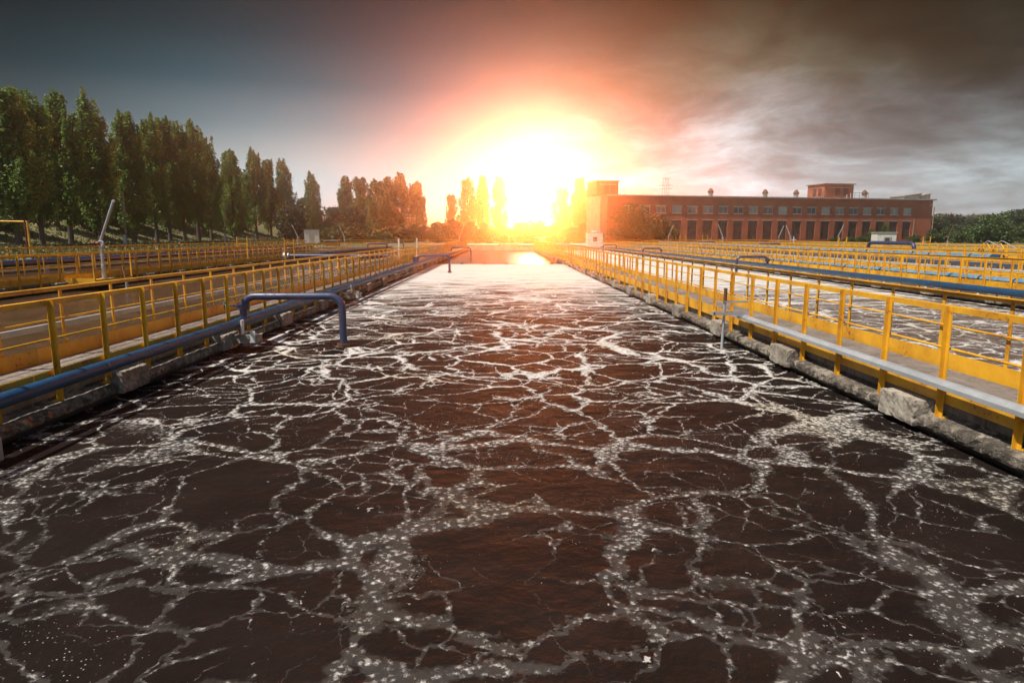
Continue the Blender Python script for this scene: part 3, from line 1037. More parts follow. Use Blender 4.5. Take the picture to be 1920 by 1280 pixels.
hoists = [(-29.5, 97, math.pi, 'thin grey hoist leaning left between the poplars and the left white hut'),
          (-24.0, 102.0, math.pi, 'thin grey hoist leaning left, just past the left white hut'),
          (-6.45, 100, 0, 'thin pale hoist at the far end of the left walkway, leaning right'),
          (24.6, 99, 0.1, 'thin pale hoist before the ivy on the brick building'),
          (30.6, 92.5, math.pi, 'thin pale hoist leaning left before the tall brick building windows'),
          (41.9, 101, 0, 'pale hoist leaning right, nearest one to the valve stand with red wheels'),
          (42.0, 97, math.pi * 0.9, 'pale hoist leaning left, close beside the valve stand with red wheels'),
          (51.0, 101, 0, 'pale hoist leaning far right, left of the white pump hut'),
          (66.5, 99, 0, 'rust-brown hoist leaning right past the end of the brick building')]
for x, y, rz, lb in hoists:
    c = copy_tree(ho)
    c.location = (x, y, 0.1 if abs(x) > 43 else 0)
    c.rotation_euler = (0, 0, rz)
    c['label'] = lb
    c.scale = (1.0, 1.0, 1.0)
    if x > 60:
        for ch in c.children:
            if ch.name.startswith('arm'):
                ch.data = ch.data.copy()
                ch.data.materials[0] = RUST

hp = thing('hoist_platform', 'yellow steel platform jutting over the calm tank at the tall hoist', 'platform', (-17.2, 28.9, 0))
MB().box(-0.35, 0.9, -2.1, 0.5, -0.09, -0.045).build('deck_plate', YEL, hp)
MB().box(0.9, 0.92, -2.1, 0.5, -0.12, 0.03).box(-0.35, 0.9, -2.12, -2.1, -0.12, 0.10).build('edge_plate', YEL, hp)
MB().box(0.86, 0.92, 0.5, 0.56, -0.12, 1.05).build('post', YEL, hp)
MB().box(0.86, 0.92, -2.18, -2.12, -0.12, 1.05).build('post', YEL, hp)
MB().tube([(0.6, 0.2, 0.0), (0.85, -0.1, 0.5), (1.0, -0.3, 0.3), (1.25, -0.6, -0.1), (1.5, -0.7, -0.5)], 0.02, 6).build('cable', RUST, hp)
MB().tube([(1.5, -1.0, 0.0), (1.5, -1.0, -0.7)], 0.06, 8).build('mixer_shaft', GALV, hp, True)

# ================================================================ near right: level gauge rod
gr = thing('gauge_rod', 'rusty upright gauge rod standing in the foam, clamped to the right railing', 'rod', (4.30, 12.75, 0))
MB().tube([(0, 0, -0.7), (0.02, 0, 0.48)], 0.028, 10).build('rod', GALV, gr, True)
MB().tube([(0.02, 0, 0.48), (0.025, 0, 0.78)], 0.034, 10).build('cap', RUST, gr, True)
MB().box(-0.2, 0.42, -0.06, -0.04, 0.26, 0.32).box(-0.2, 0.42, 0.04, 0.06, 0.26, 0.32).box(-0.22, -0.18, -0.06, 0.06, 0.255, 0.325).build('clamp_bar', GALV, gr)
MB().box(0.0, 0.45, -0.05, -0.035, 0.50, 0.53).box(0.0, 0.45, 0.035, 0.05, 0.50, 0.53).build('clamp_bar', GALV, gr)

# stubs of the last diffuser line
for i, x in enumerate((-3.15, -1.42, 0.34, 2.1, 3.85)):
    o = MB().tube([(0, 0, -0.6), (0, 0, 0.10)], 0.07, 10).disc((0, 0, 0.12), (0, 0, 1), 0.12, 0.10, 12).build('pipe_stub', RUST, None, True, (x, 51.6, WZ))
    tag(o, 'rusty pipe stub where the foam ends, number %s from the left in its row' % ('one', 'two', 'three', 'four', 'five')[i], 'pipe stub', 'pipe stubs at the end of the foam')

# sluice box at the end wall
sl = thing('sluice_gate', 'pale sluice box with a ribbed front at the far end of the middle tank', 'sluice gate', (1.0, YF - 0.8, 0))
MB().box(-1.25, 1.25, 0, 0.75, -1.0, 0.55).build('box', PALEC, sl)
MB().box(-1.35, 1.35, -0.06, 0.8, 0.55, 0.65).build('top_plate', WHITEP, sl)
MB().tube([(0, 0.3, 0.65), (0, 0.3, 1.7)], 0.04, 8).disc((0, 0.3, 1.45), (0, 0, 1), 0.2, 0.04, 12).build('spindle', GALV, sl, True)
lp = thing('white_pipe', 'white pipe lying along the far end wall of the tanks', 'pipe')
MB().tube([(-11, YF + 0.2, 0.45), (-0.6, YF + 0.2, 0.45)], 0.14, 12).build('main_pipe', WHITEP, lp, True)
MB().tube([(2.4, YF + 0.2, 0.45), (13.0, YF + 0.2, 0.45)], 0.14, 12).build('main_pipe', WHITEP, lp, True)
lb_ = MB().box(-0.1, 0.1, -0.1, 0.1, 0.12, 0.35).mesh('saddle', GALV)
for x in (-10, -7, -4, -1, 3, 6, 9, 12):
    link('saddle', lb_, lp, (x, YF + 0.2, 0))

# ================================================================ huts
def hut(label, loc, wx, wy, h, rz, dark_door, group=None):
    t = thing('hut', label, 'hut', loc, rz)
    MB().box(-wx / 2, wx / 2, 0, wy, 0, h).build('wall', WHITEP, t)
    MB().box(-wx / 2 - 0.12, wx / 2 + 0.12, -0.12, wy + 0.12, h, h + 0.12).build('roof', PALEC, t)
    return t


h1 = hut('white concrete hut with a framed dark doorway in front of the brick building', (62.5, 108, 0.05), 2.95, 2.4, 2.2, R(-8), True)
MB().box(-0.25, 0.45, -0.06, -0.003, 0.0, 1.35).build('door', FRAMED, h1)
MB().box(-0.5, -0.25, -0.10, -0.003, 0.0, 1.6).box(0.45, 0.7, -0.10, -0.003, 0.0, 1.6).box(-0.25, 0.45, -0.10, -0.003, 1.35, 1.6).build('door_frame', PALEC, h1)
h2 = hut('small white hut with a square orange-brown window at the corner of the brick building', (14.4, 103.9, 0.05), 2.4, 1.9, 2.1, 0, True)
MB().box(-0.3, 0.35, -0.04, -0.003, 0.85, 1.55).build('window', FRAMED, h2)
MB().box(-0.4, 0.3, 0.3, 1.2, 2.22, 2.55).build('roof_box', WHITEP, h2)
MB().tube([(0.75, 0.5, 2.22), (0.75, 0.5, 2.7)], 0.12, 10).disc((0.75, 0.5, 2.85), (0, 0, 1), 0.22, 0.1, 12).build('vent', GALV, h2, True)
h3 = hut('pale grey metal hut with a plain door in front of the left poplars', (-36.3, 128, 0.1), 2.7, 3.2, 2.75, R(14), False)
MB().box(-0.45, 0.35, -0.05, -0.003, 0.0, 2.0).build('door', PALEC, h3)

# valve stands
vs = thing('valve_stand', 'concrete chamber with a white spindle and two red valve wheels before the brick building', 'valve stand', (45.6, 103.6, 0.1))
MB().box(-1.2, 1.2, 0, 1.6, 0, 0.5).build('chamber', PALEC, vs)
MB().box(-1.3, 1.3, -0.1, 1.7, 0.5, 0.6).build('lid', ROOFM, vs)
MB().tube([(0, 0.5, 0.6), (0, 0.5, 1.6)], 0.06, 8).tube([(-0.35, 0.5, 1.05), (0.35, 0.5, 1.05)], 0.05, 8).build('spindle', WHITEP, vs, True)
wr = MB()
wr.tube([(0.3 * math.cos(a), 0.5, 1.75 + 0.3 * math.sin(a)) for a in [2 * math.pi * i / 16 for i in range(17)]], 0.05, 6, False)
wr.tube([(-0.3, 0.5, 1.75), (0.3, 0.5, 1.75)], 0.03, 6).tube([(0, 0.5, 1.45), (0, 0.5, 2.05)], 0.03, 6)
for dx in (-0.55, 0.55):
    wr.build('wheel', DARKR, vs, True, (dx, 0, 0))
vs2 = thing('valve_stand', 'low brown tank with a small spindle beside the pale grey metal hut', 'valve stand', (-28.6, 112, 0.1))
MB().box(-1.1, 1.1, 0, 1.5, 0, 0.85).build('chamber', RUST, vs2)
MB().box(-1.2, 1.2, -0.1, 1.6, 0.85, 0.95).build('lid', PALEC, vs2)
MB().tube([(0.1, 0.5, 0.95), (0.1, 0.5, 1.7)], 0.05, 8).tube([(-0.2, 0.5, 1.5), (0.4, 0.5, 1.5)], 0.04, 8).build('spindle', GALV, vs2, True)

# sign board beyond the tanks in the glow
sb = thing('notice_board', 'plain pale board on two legs among the bushes beyond the far end', 'board', (6.8, 122, 0.1))
MB().box(-1.15, 1.15, -0.03, 0.03, 0.6, 1.5).build('panel', PALEC, sb)
for dx in (-1.2, 1.2):
    MB().box(dx - 0.05, dx + 0.05, -0.05, 0.05, 0, 1.6).build('leg', WHITEP, sb)
lr = thing('shed', 'low pale shed roof showing among bushes beside the orange poplars', 'shed', (-22.5, 170, 0.1))
MB().box(-2.2, 2.2, 0, 4, 0, 2.6).build('wall', PALEC, lr)
MB().prism_y([(-2.5, 2.6), (2.5, 2.6), (2.3, 3.0), (0, 3.7), (-2.3, 3.0)], -0.3, 4.3).build('roof', ROOFM, lr)

# peaked step-over stair
ss = thing('step_over_stair', 'yellow step-over stair with peaked grey handrail crossing the railing', 'stair', (30.6, 41, 0), R(90))
ss.scale = (0.78, 0.78, 0.74)
for dy in (-0.55, 0.55):
    MB().tube([(-1.0, dy, 0), (-0.55, dy, 0.75)], 0.05, 8).tube([(-0.55, dy, 0.75), (-0.55, dy, 1.75)], 0.05, 8).tube([(0.55, dy, 0.75), (0.55, dy, 1.75)], 0.05, 8).tube([(0.55, dy, 1.75), (1.35, dy, 0.95)], 0.06, 8).tube([(0.2, dy, 1.75), (0.95, dy, 0.95)], 0.05, 8).tube([(-0.55, dy, 1.0), (0.2, dy, 1.72)], 0.04, 8).build('side_frame', YEL, ss)
    MB().tube([(-1.5, dy, 1.35), (-0.1, dy, 1.92), (0.2, dy, 1.98), (0.55, dy, 1.8)], 0.035, 8).build('handrail', GALV, ss)
stp = MB()
for k in range(3):
    stp.box(-1.0 + 0.15 * k, -0.72 + 0.15 * k, -0.52, 0.52, 0.2 + 0.25 * k, 0.24 + 0.25 * k)
    stp.box(0.72 - 0.15 * k, 1.0 - 0.15 * k, -0.52, 0.52, 0.2 + 0.25 * k, 0.24 + 0.25 * k)
stp.box(-0.5, 0.5, -0.52, 0.52, 0.98, 1.02)
stp.build('steps', YEL, ss)

# short yellow gate frames standing above the rails
gfm = [(-18.0, 46.5, 1.7, 'yellow ladder frame rising above the railing in front of the left white hut'),
       (-16.2, 51.0, 1.55, 'yellow ladder frame beside the pale flanged valve of the crossing pipe'),
       (31.0, 60.5, 1.65, 'yellow gate frame above the rails, two slim posts right of the leaning hoist'),
       (41.6, 65.0, 1.7, 'yellow gate frame above the rails right of the white hut with the framed doorway'),
       (30.7, 101.0, 1.9, 'yellow gate frame in front of the middle brick windows'),
       (22.7, 84.0, 1.9, 'yellow gate frame above the rails near the ivy end of the brick building'),
       (31.0, 37.0, 1.6, 'yellow gate frame at the far right beside the peaked stair')]
for x, y, hh, lb in gfm:
    t = thing('safety_gate', lb, 'gate', (x, y, 0), 0, 'yellow gate frames above the rails')
    for dx in (-0.35, 0.35):
        MB().box(dx - 0.035, dx + 0.035, -0.035, 0.035, 0, hh).build('post', YELF, t)
    MB().box(-0.31, 0.31, -0.02, 0.02, 1.2, 1.26).build('crossbar', YELF, t)

for x, y, lb in ((-5.95, 46.5, 'tall pale post standing just behind the second goose-neck, right one of two'), (-6.65, 43.0, 'tall pale post standing just behind the second goose-neck, left one of two')):
    o = MB().tube([(0, 0, 0), (0.02, 0, 1.62)], 0.05, 8).disc((0, 0, 0.02), (0, 0, 1), 0.1, 0.03, 10).build('marker_post', WHITEP, None, True, (x, y, 0))
    tag(o, lb, 'post', 'pale posts behind the second goose-neck')

# yellow gas pipe frame and dark red post at the left
yf = thing('pipe_goalpost', 'yellow goalpost-like pipe frame on the grass before the first poplars', 'pipe frame', (-38.5, 55, 0.05))
MB().tube([(-5.5, 0, 2.95), (0, 0, 2.85)], 0.075, 10).build('beam', YEL, yf, True)
MB().tube([(0, 0, -0.1), (0, 0, 2.92)], 0.075, 10).build('post', YEL, yf, True)
MB().tube([(-5.4, 0, -0.1), (-5.4, 0, 2.98)], 0.075, 10).build('post', YEL, yf, True)
o = MB().tube([(0, 0, -0.3), (0, 0, 2.9)], 0.06, 10).disc((0, 0, 2.92), (0, 0, 1), 0.09, 0.05, 10).build('steel_post', DARKR, None, True, (-37.3, 53, 0.05))
tag(o, 'dark red steel post beside the yellow pipe frame', 'post')

# utility poles
poles = [(-53, 95, 7.5, 'weathered utility pole on a white concrete foot between the left poplars'),
         (-53, 129, 7.5, 'slimmer-looking utility pole on a white foot, right of the first one'),
         (108.5, 168, 8.6, 'tall bent wooden pole right of the brick building, taller of a pair'),
         (102.5, 166, 5.6, 'shorter wooden pole right of the brick building, shorter of a pair'),
         (112, 140, 5.5, 'thin wooden pole behind the peaked yellow stair')]
for x, y, hh, lb in poles:
    t = thing('utility_pole', lb, 'pole', (x, y, 0.3), 0, 'wooden utility poles')
    MB().tube([(0, 0, 0), (0.02 * hh, 0, hh)], [0.16, 0.11], 8).build('shaft', WOODP, t, True)
    if x < 0:
        MB().box(-0.28, 0.1, -0.2, -0.165, -0.2, 1.6).build('foot', WHITEP, t)
    elif hh > 8:
        MB().tube([(0.02 * hh, 0, hh), (-0.4, 0, hh + 0.35), (-1.1, 0, hh + 0.4)], 0.05, 6).build('lamp_arm', GALV, t)


# ================================================================ brick building
bd = thing('brick_building', 'long red brick industrial building with flat roof and two rows of windows', 'building', (23.8, 153, 0.15), math.atan2(19.0, 86.9))
L, H = 89.0, 10.55


def facade(x0, x1, z0, z1, y, holes):
    """wall sheet in the x-z plane at y with rectangular holes, plus reveals 0.25 m deep"""
    mb = MB()
    xs_ = sorted({x0, x1} | {h[0] for h in holes} | {h[1] for h in holes})
    zs_ = sorted({z0, z1} | {h[2] for h in holes} | {h[3] for h in holes})
    for i in range(len(xs_) - 1):
        for j in range(len(zs_) - 1):
            cx, cz = (xs_[i] + xs_[i + 1]) / 2, (zs_[j] + zs_[j + 1]) / 2
            if any(h[0] < cx < h[1] and h[2] < cz < h[3] for h in holes):
                continue
            mb.add([(xs_[i], y, zs_[j]), (xs_[i + 1], y, zs_[j]), (xs_[i + 1], y, zs_[j + 1]), (xs_[i], y, zs_[j + 1])], [(0, 1, 2, 3)])
    dd = 0.28
    for a, b, c, e in holes:
        v = [(a, y, c), (b, y, c), (b, y, e), (a, y, e), (a, y + dd, c), (b, y + dd, c), (b, y + dd, e), (a, y + dd, e)]
        mb.add(v, [(0, 4, 5, 1), (1, 5, 6, 2), (2, 6, 7, 3), (3, 7, 4, 0)])
    return mb


ups = [5.35 + 4.008 * i for i in range(20)]
holes = [(u - 1.25, u + 1.25, 6.85, 8.45) for u in ups] + [(u - 1.2, u + 1.2, 0.75, 5.2) for u in ups]
fm = facade(0, L, -0.3, H, 0, holes)
# returns and back
D = 14.0
fm.add([(0, 0, -0.3), (0, 0, H), (0, D, H), (0, D, -0.3)], [(0, 1, 2, 3)])
fm.add([(L, 0, -0.3), (L, D, -0.3), (L, D, H), (L, 0, H)], [(0, 1, 2, 3)])
fm.add([(0, D, -0.3), (0, D, H), (L, D, H), (L, D, -0.3)], [(0, 1, 2, 3)])
fm.build('wall', BRICK, bd)
inn = MB().add([(0.1, 0.9, -0.3), (L - 0.1, 0.9, -0.3), (L - 0.1, 0.9, H), (0.1, 0.9, H)], [(0, 1, 2, 3)])
inn.build('interior_wall', FRAMED, bd)
rf = MB().box(-0.4, L + 0.6, -0.55, D + 0.4, H, H + 0.28).build('roof', ROOFM, bd)
MB().box(-0.4, L + 0.6, -0.60, -0.555, H + 0.05, H + 0.33).build('fascia', PALEC, rf)


def window_meshes(wx, wz, cols, rows, fmat, gmat, thick):
    fr = MB()
    e = thick
    fr.box(-wx / 2, wx / 2, -0.04, 0.04, 0, e).box(-wx / 2, wx / 2, -0.04, 0.04, wz - e, wz)
    fr.box(-wx / 2, -wx / 2 + e, -0.04, 0.04, e, wz - e).box(wx / 2 - e, wx / 2, -0.04, 0.04, e, wz - e)
    for i in range(1, cols):
        x = -wx / 2 + wx * i / cols
        fr.box(x - e / 2, x + e / 2, -0.03, 0.03, e, wz - e)
    for j in range(1, rows):
        z = wz * j / rows
        fr.box(-wx / 2 + e, wx / 2 - e, -0.022, 0.022, z - e / 2, z + e / 2)
    pn = MB().add([(-wx / 2 + .02, 0.01, .02), (wx / 2 - .02, 0.01, .02), (wx / 2 - .02, 0.01, wz - .02), (-wx / 2 + .02, 0.01, wz - .02)], [(0, 1, 2, 3)])
    ln = MB().box(-wx / 2 - 0.25, wx / 2 + 0.25, -0.23, -0.16, wz + 0.003, wz + 0.22)
    return fr.mesh('window', fmat), pn.mesh('pane', gmat), ln.mesh('lintel', PALEC), MB().box(-wx / 2 - .1, wx / 2 + .1, -0.27, -0.045, -0.12, -0.005).mesh('sill', WHITEP)


wu = window_meshes(2.5, 1.6, 2, 1, FRAME, GLASS, 0.12)
wd = window_meshes(2.4, 4.45, 4, 5, FRAMED, GLASSL, 0.07)
for u in ups:
    for (wm, z) in ((wu, 6.85), (wd, 0.75)):
        f_ = link('window', wm[0], bd, (u, 0.2, z))
        link('pane', wm[1], f_)
        link('lintel', wm[2], f_)
        if z > 5:
            link('sill', wm[3], f_)


def roof_house(name, u0, u1, y0, y1, z0, z1, wins, parent):
    t = MB().box(u0, u1, y0, y1, z0, z1).build(name, BRICK, parent)
    MB().box(u0 - 0.35, u1 + 0.35, y0 - 0.35, y1 + 0.35, z1, z1 + 0.22).build('roof', ROOFM, t)
    for (a, b, c, e) in wins:
        MB().box(a, b, y0 - 0.03, y0 - 0.004, c, e).build('window', FRAMED, t)
    MB().box(u0 + (u1 - u0) * .12, u1 - (u1 - u0) * .12, y0 - 0.05, y0 - 0.004, max(w_[3] for w_ in wins) + 0.02, max(w_[3] for w_ in wins) + 0.22).build('lintel', PALEC, t)
    return t


# stair tower at the left end, down to the ground
tw = roof_house('tower', -2.0, 3.3, 1.6, 8.0, H + 0.285, 13.9, [(-0.1, 0.9, 11.3, 13.1), (1.4, 2.4, 11.3, 13.1)], bd)
MB().box(-1.7, -0.003, -0.25, 9.0, -0.3, H - 0.005).build('tower_base', PLASTER, bd)
MB().box(3.45, 4.4, 0.4, 3.0, H + 0.30, H + 0.38).box(4.3, 4.36, 0.4, 0.46, H + 0.38, H + 1.7).box(3.45, 4.36, 0.4, 0.46, H + 1.65, H + 1.7).box(3.45, 4.36, 0.4, 0.45, H + 1.0, H + 1.05).build('balcony', RUST, tw)
ph = roof_house('penthouse', 58.6, 67.0, 2.5, 9.0, H + 0.285, 14.35, [(61.6, 63.0, 11.6, 13.4), (64.0, 65.4, 11.6, 13.4)], bd)
for yy in (4.2, 6.2):
    MB().box(58.56, 58.597, yy - 0.6, yy + 0.6, 11.6, 13.4).build('window', FRAMED, ph)
rl = MB()
for u in np.arange(57.2, 70.6, 1.32):
    rl.box(u - 0.03, u + 0.03, 1.2, 1.26, H + 0.285, H + 1.75)
rl.box(57.2, 70.5, 1.2, 1.26, H + 1.75, H + 1.81)
rl.box(57.2, 70.5, 1.21, 1.25, H + 1.05, H + 1.1)
rl.build('roof_railing', RUST, bd)
MB().box(64.6, 64.75, 0.5, 0.6, H + 0.3, H + 1.6).box(63.5, 63.62, 0.5, 0.6, H + 0.3, H + 1.2).build('ladder', WHITEP, bd)
for a, b in ((81.0, 86.5), (85.5, 89.3)):
    MB().add([(a, 1, H + 1.0), (b, 1, H + 1.75), (b, 6, H + 1.75), (a, 6, H + 1.0), (a, 1, H + 1.15), (b, 1, H + 1.9), (b, 6, H + 1.9), (a, 6, H + 1.15)],
             [(0, 3, 2, 1), (4, 5, 6, 7), (0, 1, 5, 4), (1, 2, 6, 5), (2, 3, 7, 6), (3, 0, 4, 7)]).build('skylight_roof', ROOFM, bd)
    MB().add([(a + .2, 1.2, H + .285), (b - .1, 1.2, H + .285), (b - .1, 1.2, H + 1.7), (a + .2, 1.2, H + 1.0), (a + .2, 5.8, H + .285), (b - .1, 5.8, H + .285), (b - .1, 5.8, H + 1.7), (a + .2, 5.8, H + 1.0)],
             [(0, 1, 2, 3), (5, 4, 7, 6), (1, 5, 6, 2), (4, 0, 3, 7)]).build('skylight_wall', PALEC, bd)
vm_ = MB().tube([(0, 0, 0), (0, 0, 1.1)], 0.55, 14).mesh('roof_vent', PALEC, True)
vcap = MB().tube([(0, 0, 1.0), (0, 0, 1.35), (0, 0, 1.5), (0, 0, 1.9), (0, 0, 2.1)], [0.72, 0.72, 0.6, 0.4, 0.1], 14).mesh('cap', RUST, True)
for u in (27.8, 42.6, 51.3, 68.8):
    v_ = link('roof_vent', vm_, bd, (u, 0.7 if u > 60 else 3.5, H + 0.285))
    link('cap', vcap, v_)
an = MB()
for dx in (-0.6, 0.6):
    for dy in (-0.6, 0.6):
        an.tube([(dx, dy, 0), (dx * 0.7, dy * 0.7, 4.2)], 0.035, 6)
for z, s_ in ((1.8, 1.1), (2.6, 1.2), (4.2, 0.7)):
    for sx in (-1, 1):
        an.tube([(-s_, s_ * sx, z), (s_, s_ * sx, z)], 0.025, 6).tube([(s_ * sx, -s_, z), (s_ * sx, s_, z)], 0.025, 6)
an.tube([(0.6, -0.6, 0), (-0.55, -0.55, 1.8), (0.5, -0.5, 2.6), (-0.45, -0.45, 4.2)], 0.022, 6)
an.build('aerial_mast', RUST, bd, False, (16.3, 4, H + 0.285))

# ================================================================ vegetation
def leaf_mesh(name, centers, sizes, m_, seed, up_bias=0.0):
    """many leaf-sized quads; centers (n,3), sizes (n)"""
    rs = np.random.RandomState(seed)
    n = len(centers)
    nrm = rs.normal(size=(n, 3))
    nrm[:, 2] += up_bias
    nrm /= np.linalg.norm(nrm, axis=1)[:, None]
    ref = rs.normal(size=(n, 3))
    a = np.cross(nrm, ref)
    a /= np.linalg.norm(a, axis=1)[:, None]
    b = np.cross(nrm, a)
    s = np.asarray(sizes)[:, None]
    k = s * rs.uniform(0.55, 1.0, (n, 1))
    bend = nrm * s * 0.25
    v = np.stack([centers - a * s, centers - b * k + bend, centers + a * s, centers + b * k + bend], axis=1).reshape(-1, 3)
    me = bpy.data.meshes.new(name)
    me.vertices.add(4 * n)
    me.vertices.foreach_set('co', v.astype(np.float32).ravel())
    me.loops.add(4 * n)
    me.loops.foreach_set('vertex_index', np.arange(4 * n, dtype=np.int32))
    me.polygons.add(n)
    me.polygons.foreach_set('loop_start', np.arange(0, 4 * n, 4, dtype=np.int32))
    me.materials.append(m_)
    me.update(calc_edges=True)
    return me


def poplar_mesh(h, rad, seed, m_, plumes=70, per=110, leafs=0.17, base=2.6):
    rs = np.random.RandomState(seed)
    cs = []
    for i in range(plumes):
        t0 = rs.uniform(0.0, 0.86) ** 0.9
        z0 = base + t0 * (h - base) * 0.92
        # crown radius profile
        prof = rad * (0.45 + 0.55 * math.sin(math.pi * min(1, (t0 * 0.95 + 0.12)) ** 0.8)) * (1.0 if t0 < 0.75 else 1.0 - (t0 - 0.75) * 1.8)
        ang = rs.uniform(0, 2 * math.pi)
        rr = prof * rs.uniform(0.25, 0.85)
        ln = rs.uniform(2.2, 4.6) * (1.0 - 0.3 * t0)
        z1 = min(z0 + ln, h + rs.uniform(-0.4, 0.5))
        r2 = rr + rs.uniform(0.1, 0.6) * (1 - t0)
        x0, y0_ = math.cos(ang) * rr * 0.75, math.sin(ang) * rr * 0.75
        x1_, y1_ = math.cos(ang + rs.normal(0, .15)) * r2, math.sin(ang + rs.normal(0, .15)) * r2
        n = per
        u = rs.beta(1.3, 1.2, n)
        w_ = (0.75 * np.sin(np.pi * np.clip(u * 0.92 + 0.08, 0, 1)) ** 0.7 * (1.1 - 0.6 * u) + 0.10)[:, None] * rs.uniform(0.7, 1.15)
        off = rs.normal(size=(n, 3)) * np.array([0.55, 0.55, 0.4]) * w_
        c = np.stack([x0 + (x1_ - x0) * u, y0_ + (y1_ - y0_) * u, z0 + (z1 - z0) * u], axis=1) + off
        cs.append(c)
    c = np.concatenate(cs)
    return leaf_mesh('crown', c, rs.uniform(leafs * 0.6, leafs * 1.35, len(c)), m_, seed + 1, 0.3)


def bush_mesh(rx, ry, h, seed, m_, blobs=22, per=130, leafs=0.16):
    rs = np.random.RandomState(seed)
    cs = []
    for i in range(blobs):
        a = rs.uniform(0, 2 * math.pi)
        rr = math.sqrt(rs.uniform(0, 1)) * 0.85
        x, y = math.cos(a) * rr * rx, math.sin(a) * rr * ry
        z = h * rs.uniform(0.15, 0.95 * math.sqrt(max(0.05, 1 - rr * rr)) + 0.1)
        sr = h * rs.uniform(0.14, 0.26)
        o = rs.normal(size=(per, 3))
        o /= np.linalg.norm(o, axis=1)[:, None]
        o *= (rs.uniform(0.35, 1.0, per) ** 0.5)[:, None] * sr * np.array([1.25, 1.25, 0.85])
        c = o + np.array([x, y, z])
        c[:, 2] = np.maximum(c[:, 2], 0.05)
        cs.append(c)
    c = np.concatenate(cs)
    return leaf_mesh('crown', c, rs.uniform(leafs * 0.6, leafs * 1.3, len(c)), m_, seed + 1, 0.4)


def trunk_mesh(h, r, seed, limbs=8):
    rg = random.Random(seed)
    m = MB()
    pts = []
    x = y = 0.0
    for i in range(9):
        pts.append((x, y, -0.3 + h * 0.93 * i / 8))
        x += rg.gauss(0, 0.07)
        y += rg.gauss(0, 0.07)
    m.tube(pts, [r * 1.25] + [r * (1 - 0.9 * i / 8) for i in range(1, 9)], 9)
    for k in range(limbs):
        i = rg.randint(1, 6)
        b = Vector(pts[i])
        a = rg.uniform(0, 6.28)
        ln = h * rg.uniform(0.10, 0.2)
        m.tube([b, b + Vector((math.cos(a) * ln * .22, math.sin(a) * ln * .22, ln * .5)), b + Vector((math.cos(a) * ln * .32, math.sin(a) * ln * .32, ln))], [r * .35, r * .2, r * .08], 6)
    return m.mesh('trunk', BARK, True)


pop = []
for k in range(6):
    hh = 20.5
    pop.append((poplar_mesh(hh, (3.7, 4.1, 3.5, 3.9, 3.3, 3.6)[k], 100 + k, LEAF, 120, 150, base=(1.8, 2.4, 2.2, 1.9, 1.6, 2.8)[k]), trunk_mesh(hh, 0.38, 200 + k)))
slim = []
for k in range(4):
    slim.append((poplar_mesh(20.5, (3.0, 3.3, 3.6, 2.7)[k], 140 + k, LEAF, 90, 120, leafs=0.21, base=2.2), trunk_mesh(20.5, 0.32, 240 + k)))


def tree(name, label, cat, meshes, loc, s, rz, group, sz=None):
    t = thing(name, label, cat, loc, rz, group)
    t.scale = (s, s, sz or s)
    link('crown', meshes[0], t)
    link('trunk', meshes[1], t)
    return t


ORD = ['first', 'second', 'third', 'fourth', 'fifth', 'sixth', 'seventh', 'eighth', 'ninth', 'tenth', 'eleventh', 'twelfth', 'thirteenth', 'fourteenth', 'fifteenth', 'sixteenth', 'seventeenth', 'eighteenth']
rt = random.Random(77)
PXS = [(48, 165, 1.15), (104, 183, .95), (158, 182, 1.0), (205, 187, 1.0), (272, 213, 1.05), (307, 228, .9), (339, 226, 1.0), (363, 240, .9), (384, 238, 1.0), (412, 258, .85), (455, 285, 1.0), (490, 289, 1.0), (520, 305, .9), (549, 308, .9), (595, 332, 1.1)]
for i, (px, top, wsc) in enumerate(PXS):
    Y = 1240 * 58 / (942 - px)
    hgt = (455 - top) * Y / 1240 * 1.045
    tree('poplar_tree', 'tall green poplar, %s from the left in the row beyond the left tanks' % ORD[i], 'tree', pop[i % 6], (-58 + rt.uniform(-.8, .8), Y, 0.45), wsc * 0.92, rt.uniform(0, 6.28), 'poplars in the row beyond the left tanks', hgt / 20.5)
# second, darker row on the bank behind
for i in range(12):
    Y = 74 + i * 9.5
    tree('poplar_tree', 'dark poplar on the grass bank, %s from the left behind the front row' % ORD[i], 'tree', pop[(i * 5 + 2) % 6], (-68 - rt.uniform(0, 4), Y + rt.uniform(-2, 2), 1.6), rt.uniform(1.05, 1.3), rt.uniform(0, 6.28), 'dark poplars on the grass bank', rt.uniform(0.82, 0.98))
grp2 = [(655, 328), (683, 327), (712, 332), (733, 327), (756, 322), (785, 335)]
for i, (px, top) in enumerate(grp2):
    Y = 222 + rt.uniform(-8, 8)
    X = (px - 942) * Y / 1240
    tree('poplar_tree', 'slender poplar in the orange-lit clump, %s from its left end' % ORD[i], 'tree', slim[i % 4], (X, Y, 0.3), 1.22, rt.uniform(0, 6.28), 'poplars in the orange-lit clump', (440 - top) * Y / 1240 / 20.5 * 1.07)
grp3 = [(849, 352, .75), (878, 322, 1.0), (906, 317, .95), (937, 321, 1.05)]
for i, (px, top, s_) in enumerate(grp3):
    Y = 232
    tree('poplar_tree', 'slender glowing poplar beside the bright sky gap, %s from the left of four' % ORD[i], 'tree', slim[(i + 1) % 4], ((px - 942) * Y / 1240, Y, 0.3), s_ * 1.12, rt.uniform(0, 6.28), 'poplars beside the bright gap', (440 - top) * Y / 1240 / 20.5)
grp4 = [(1050, 340, 1.0), (1085, 321, 1.05), (1108, 344, .9)]
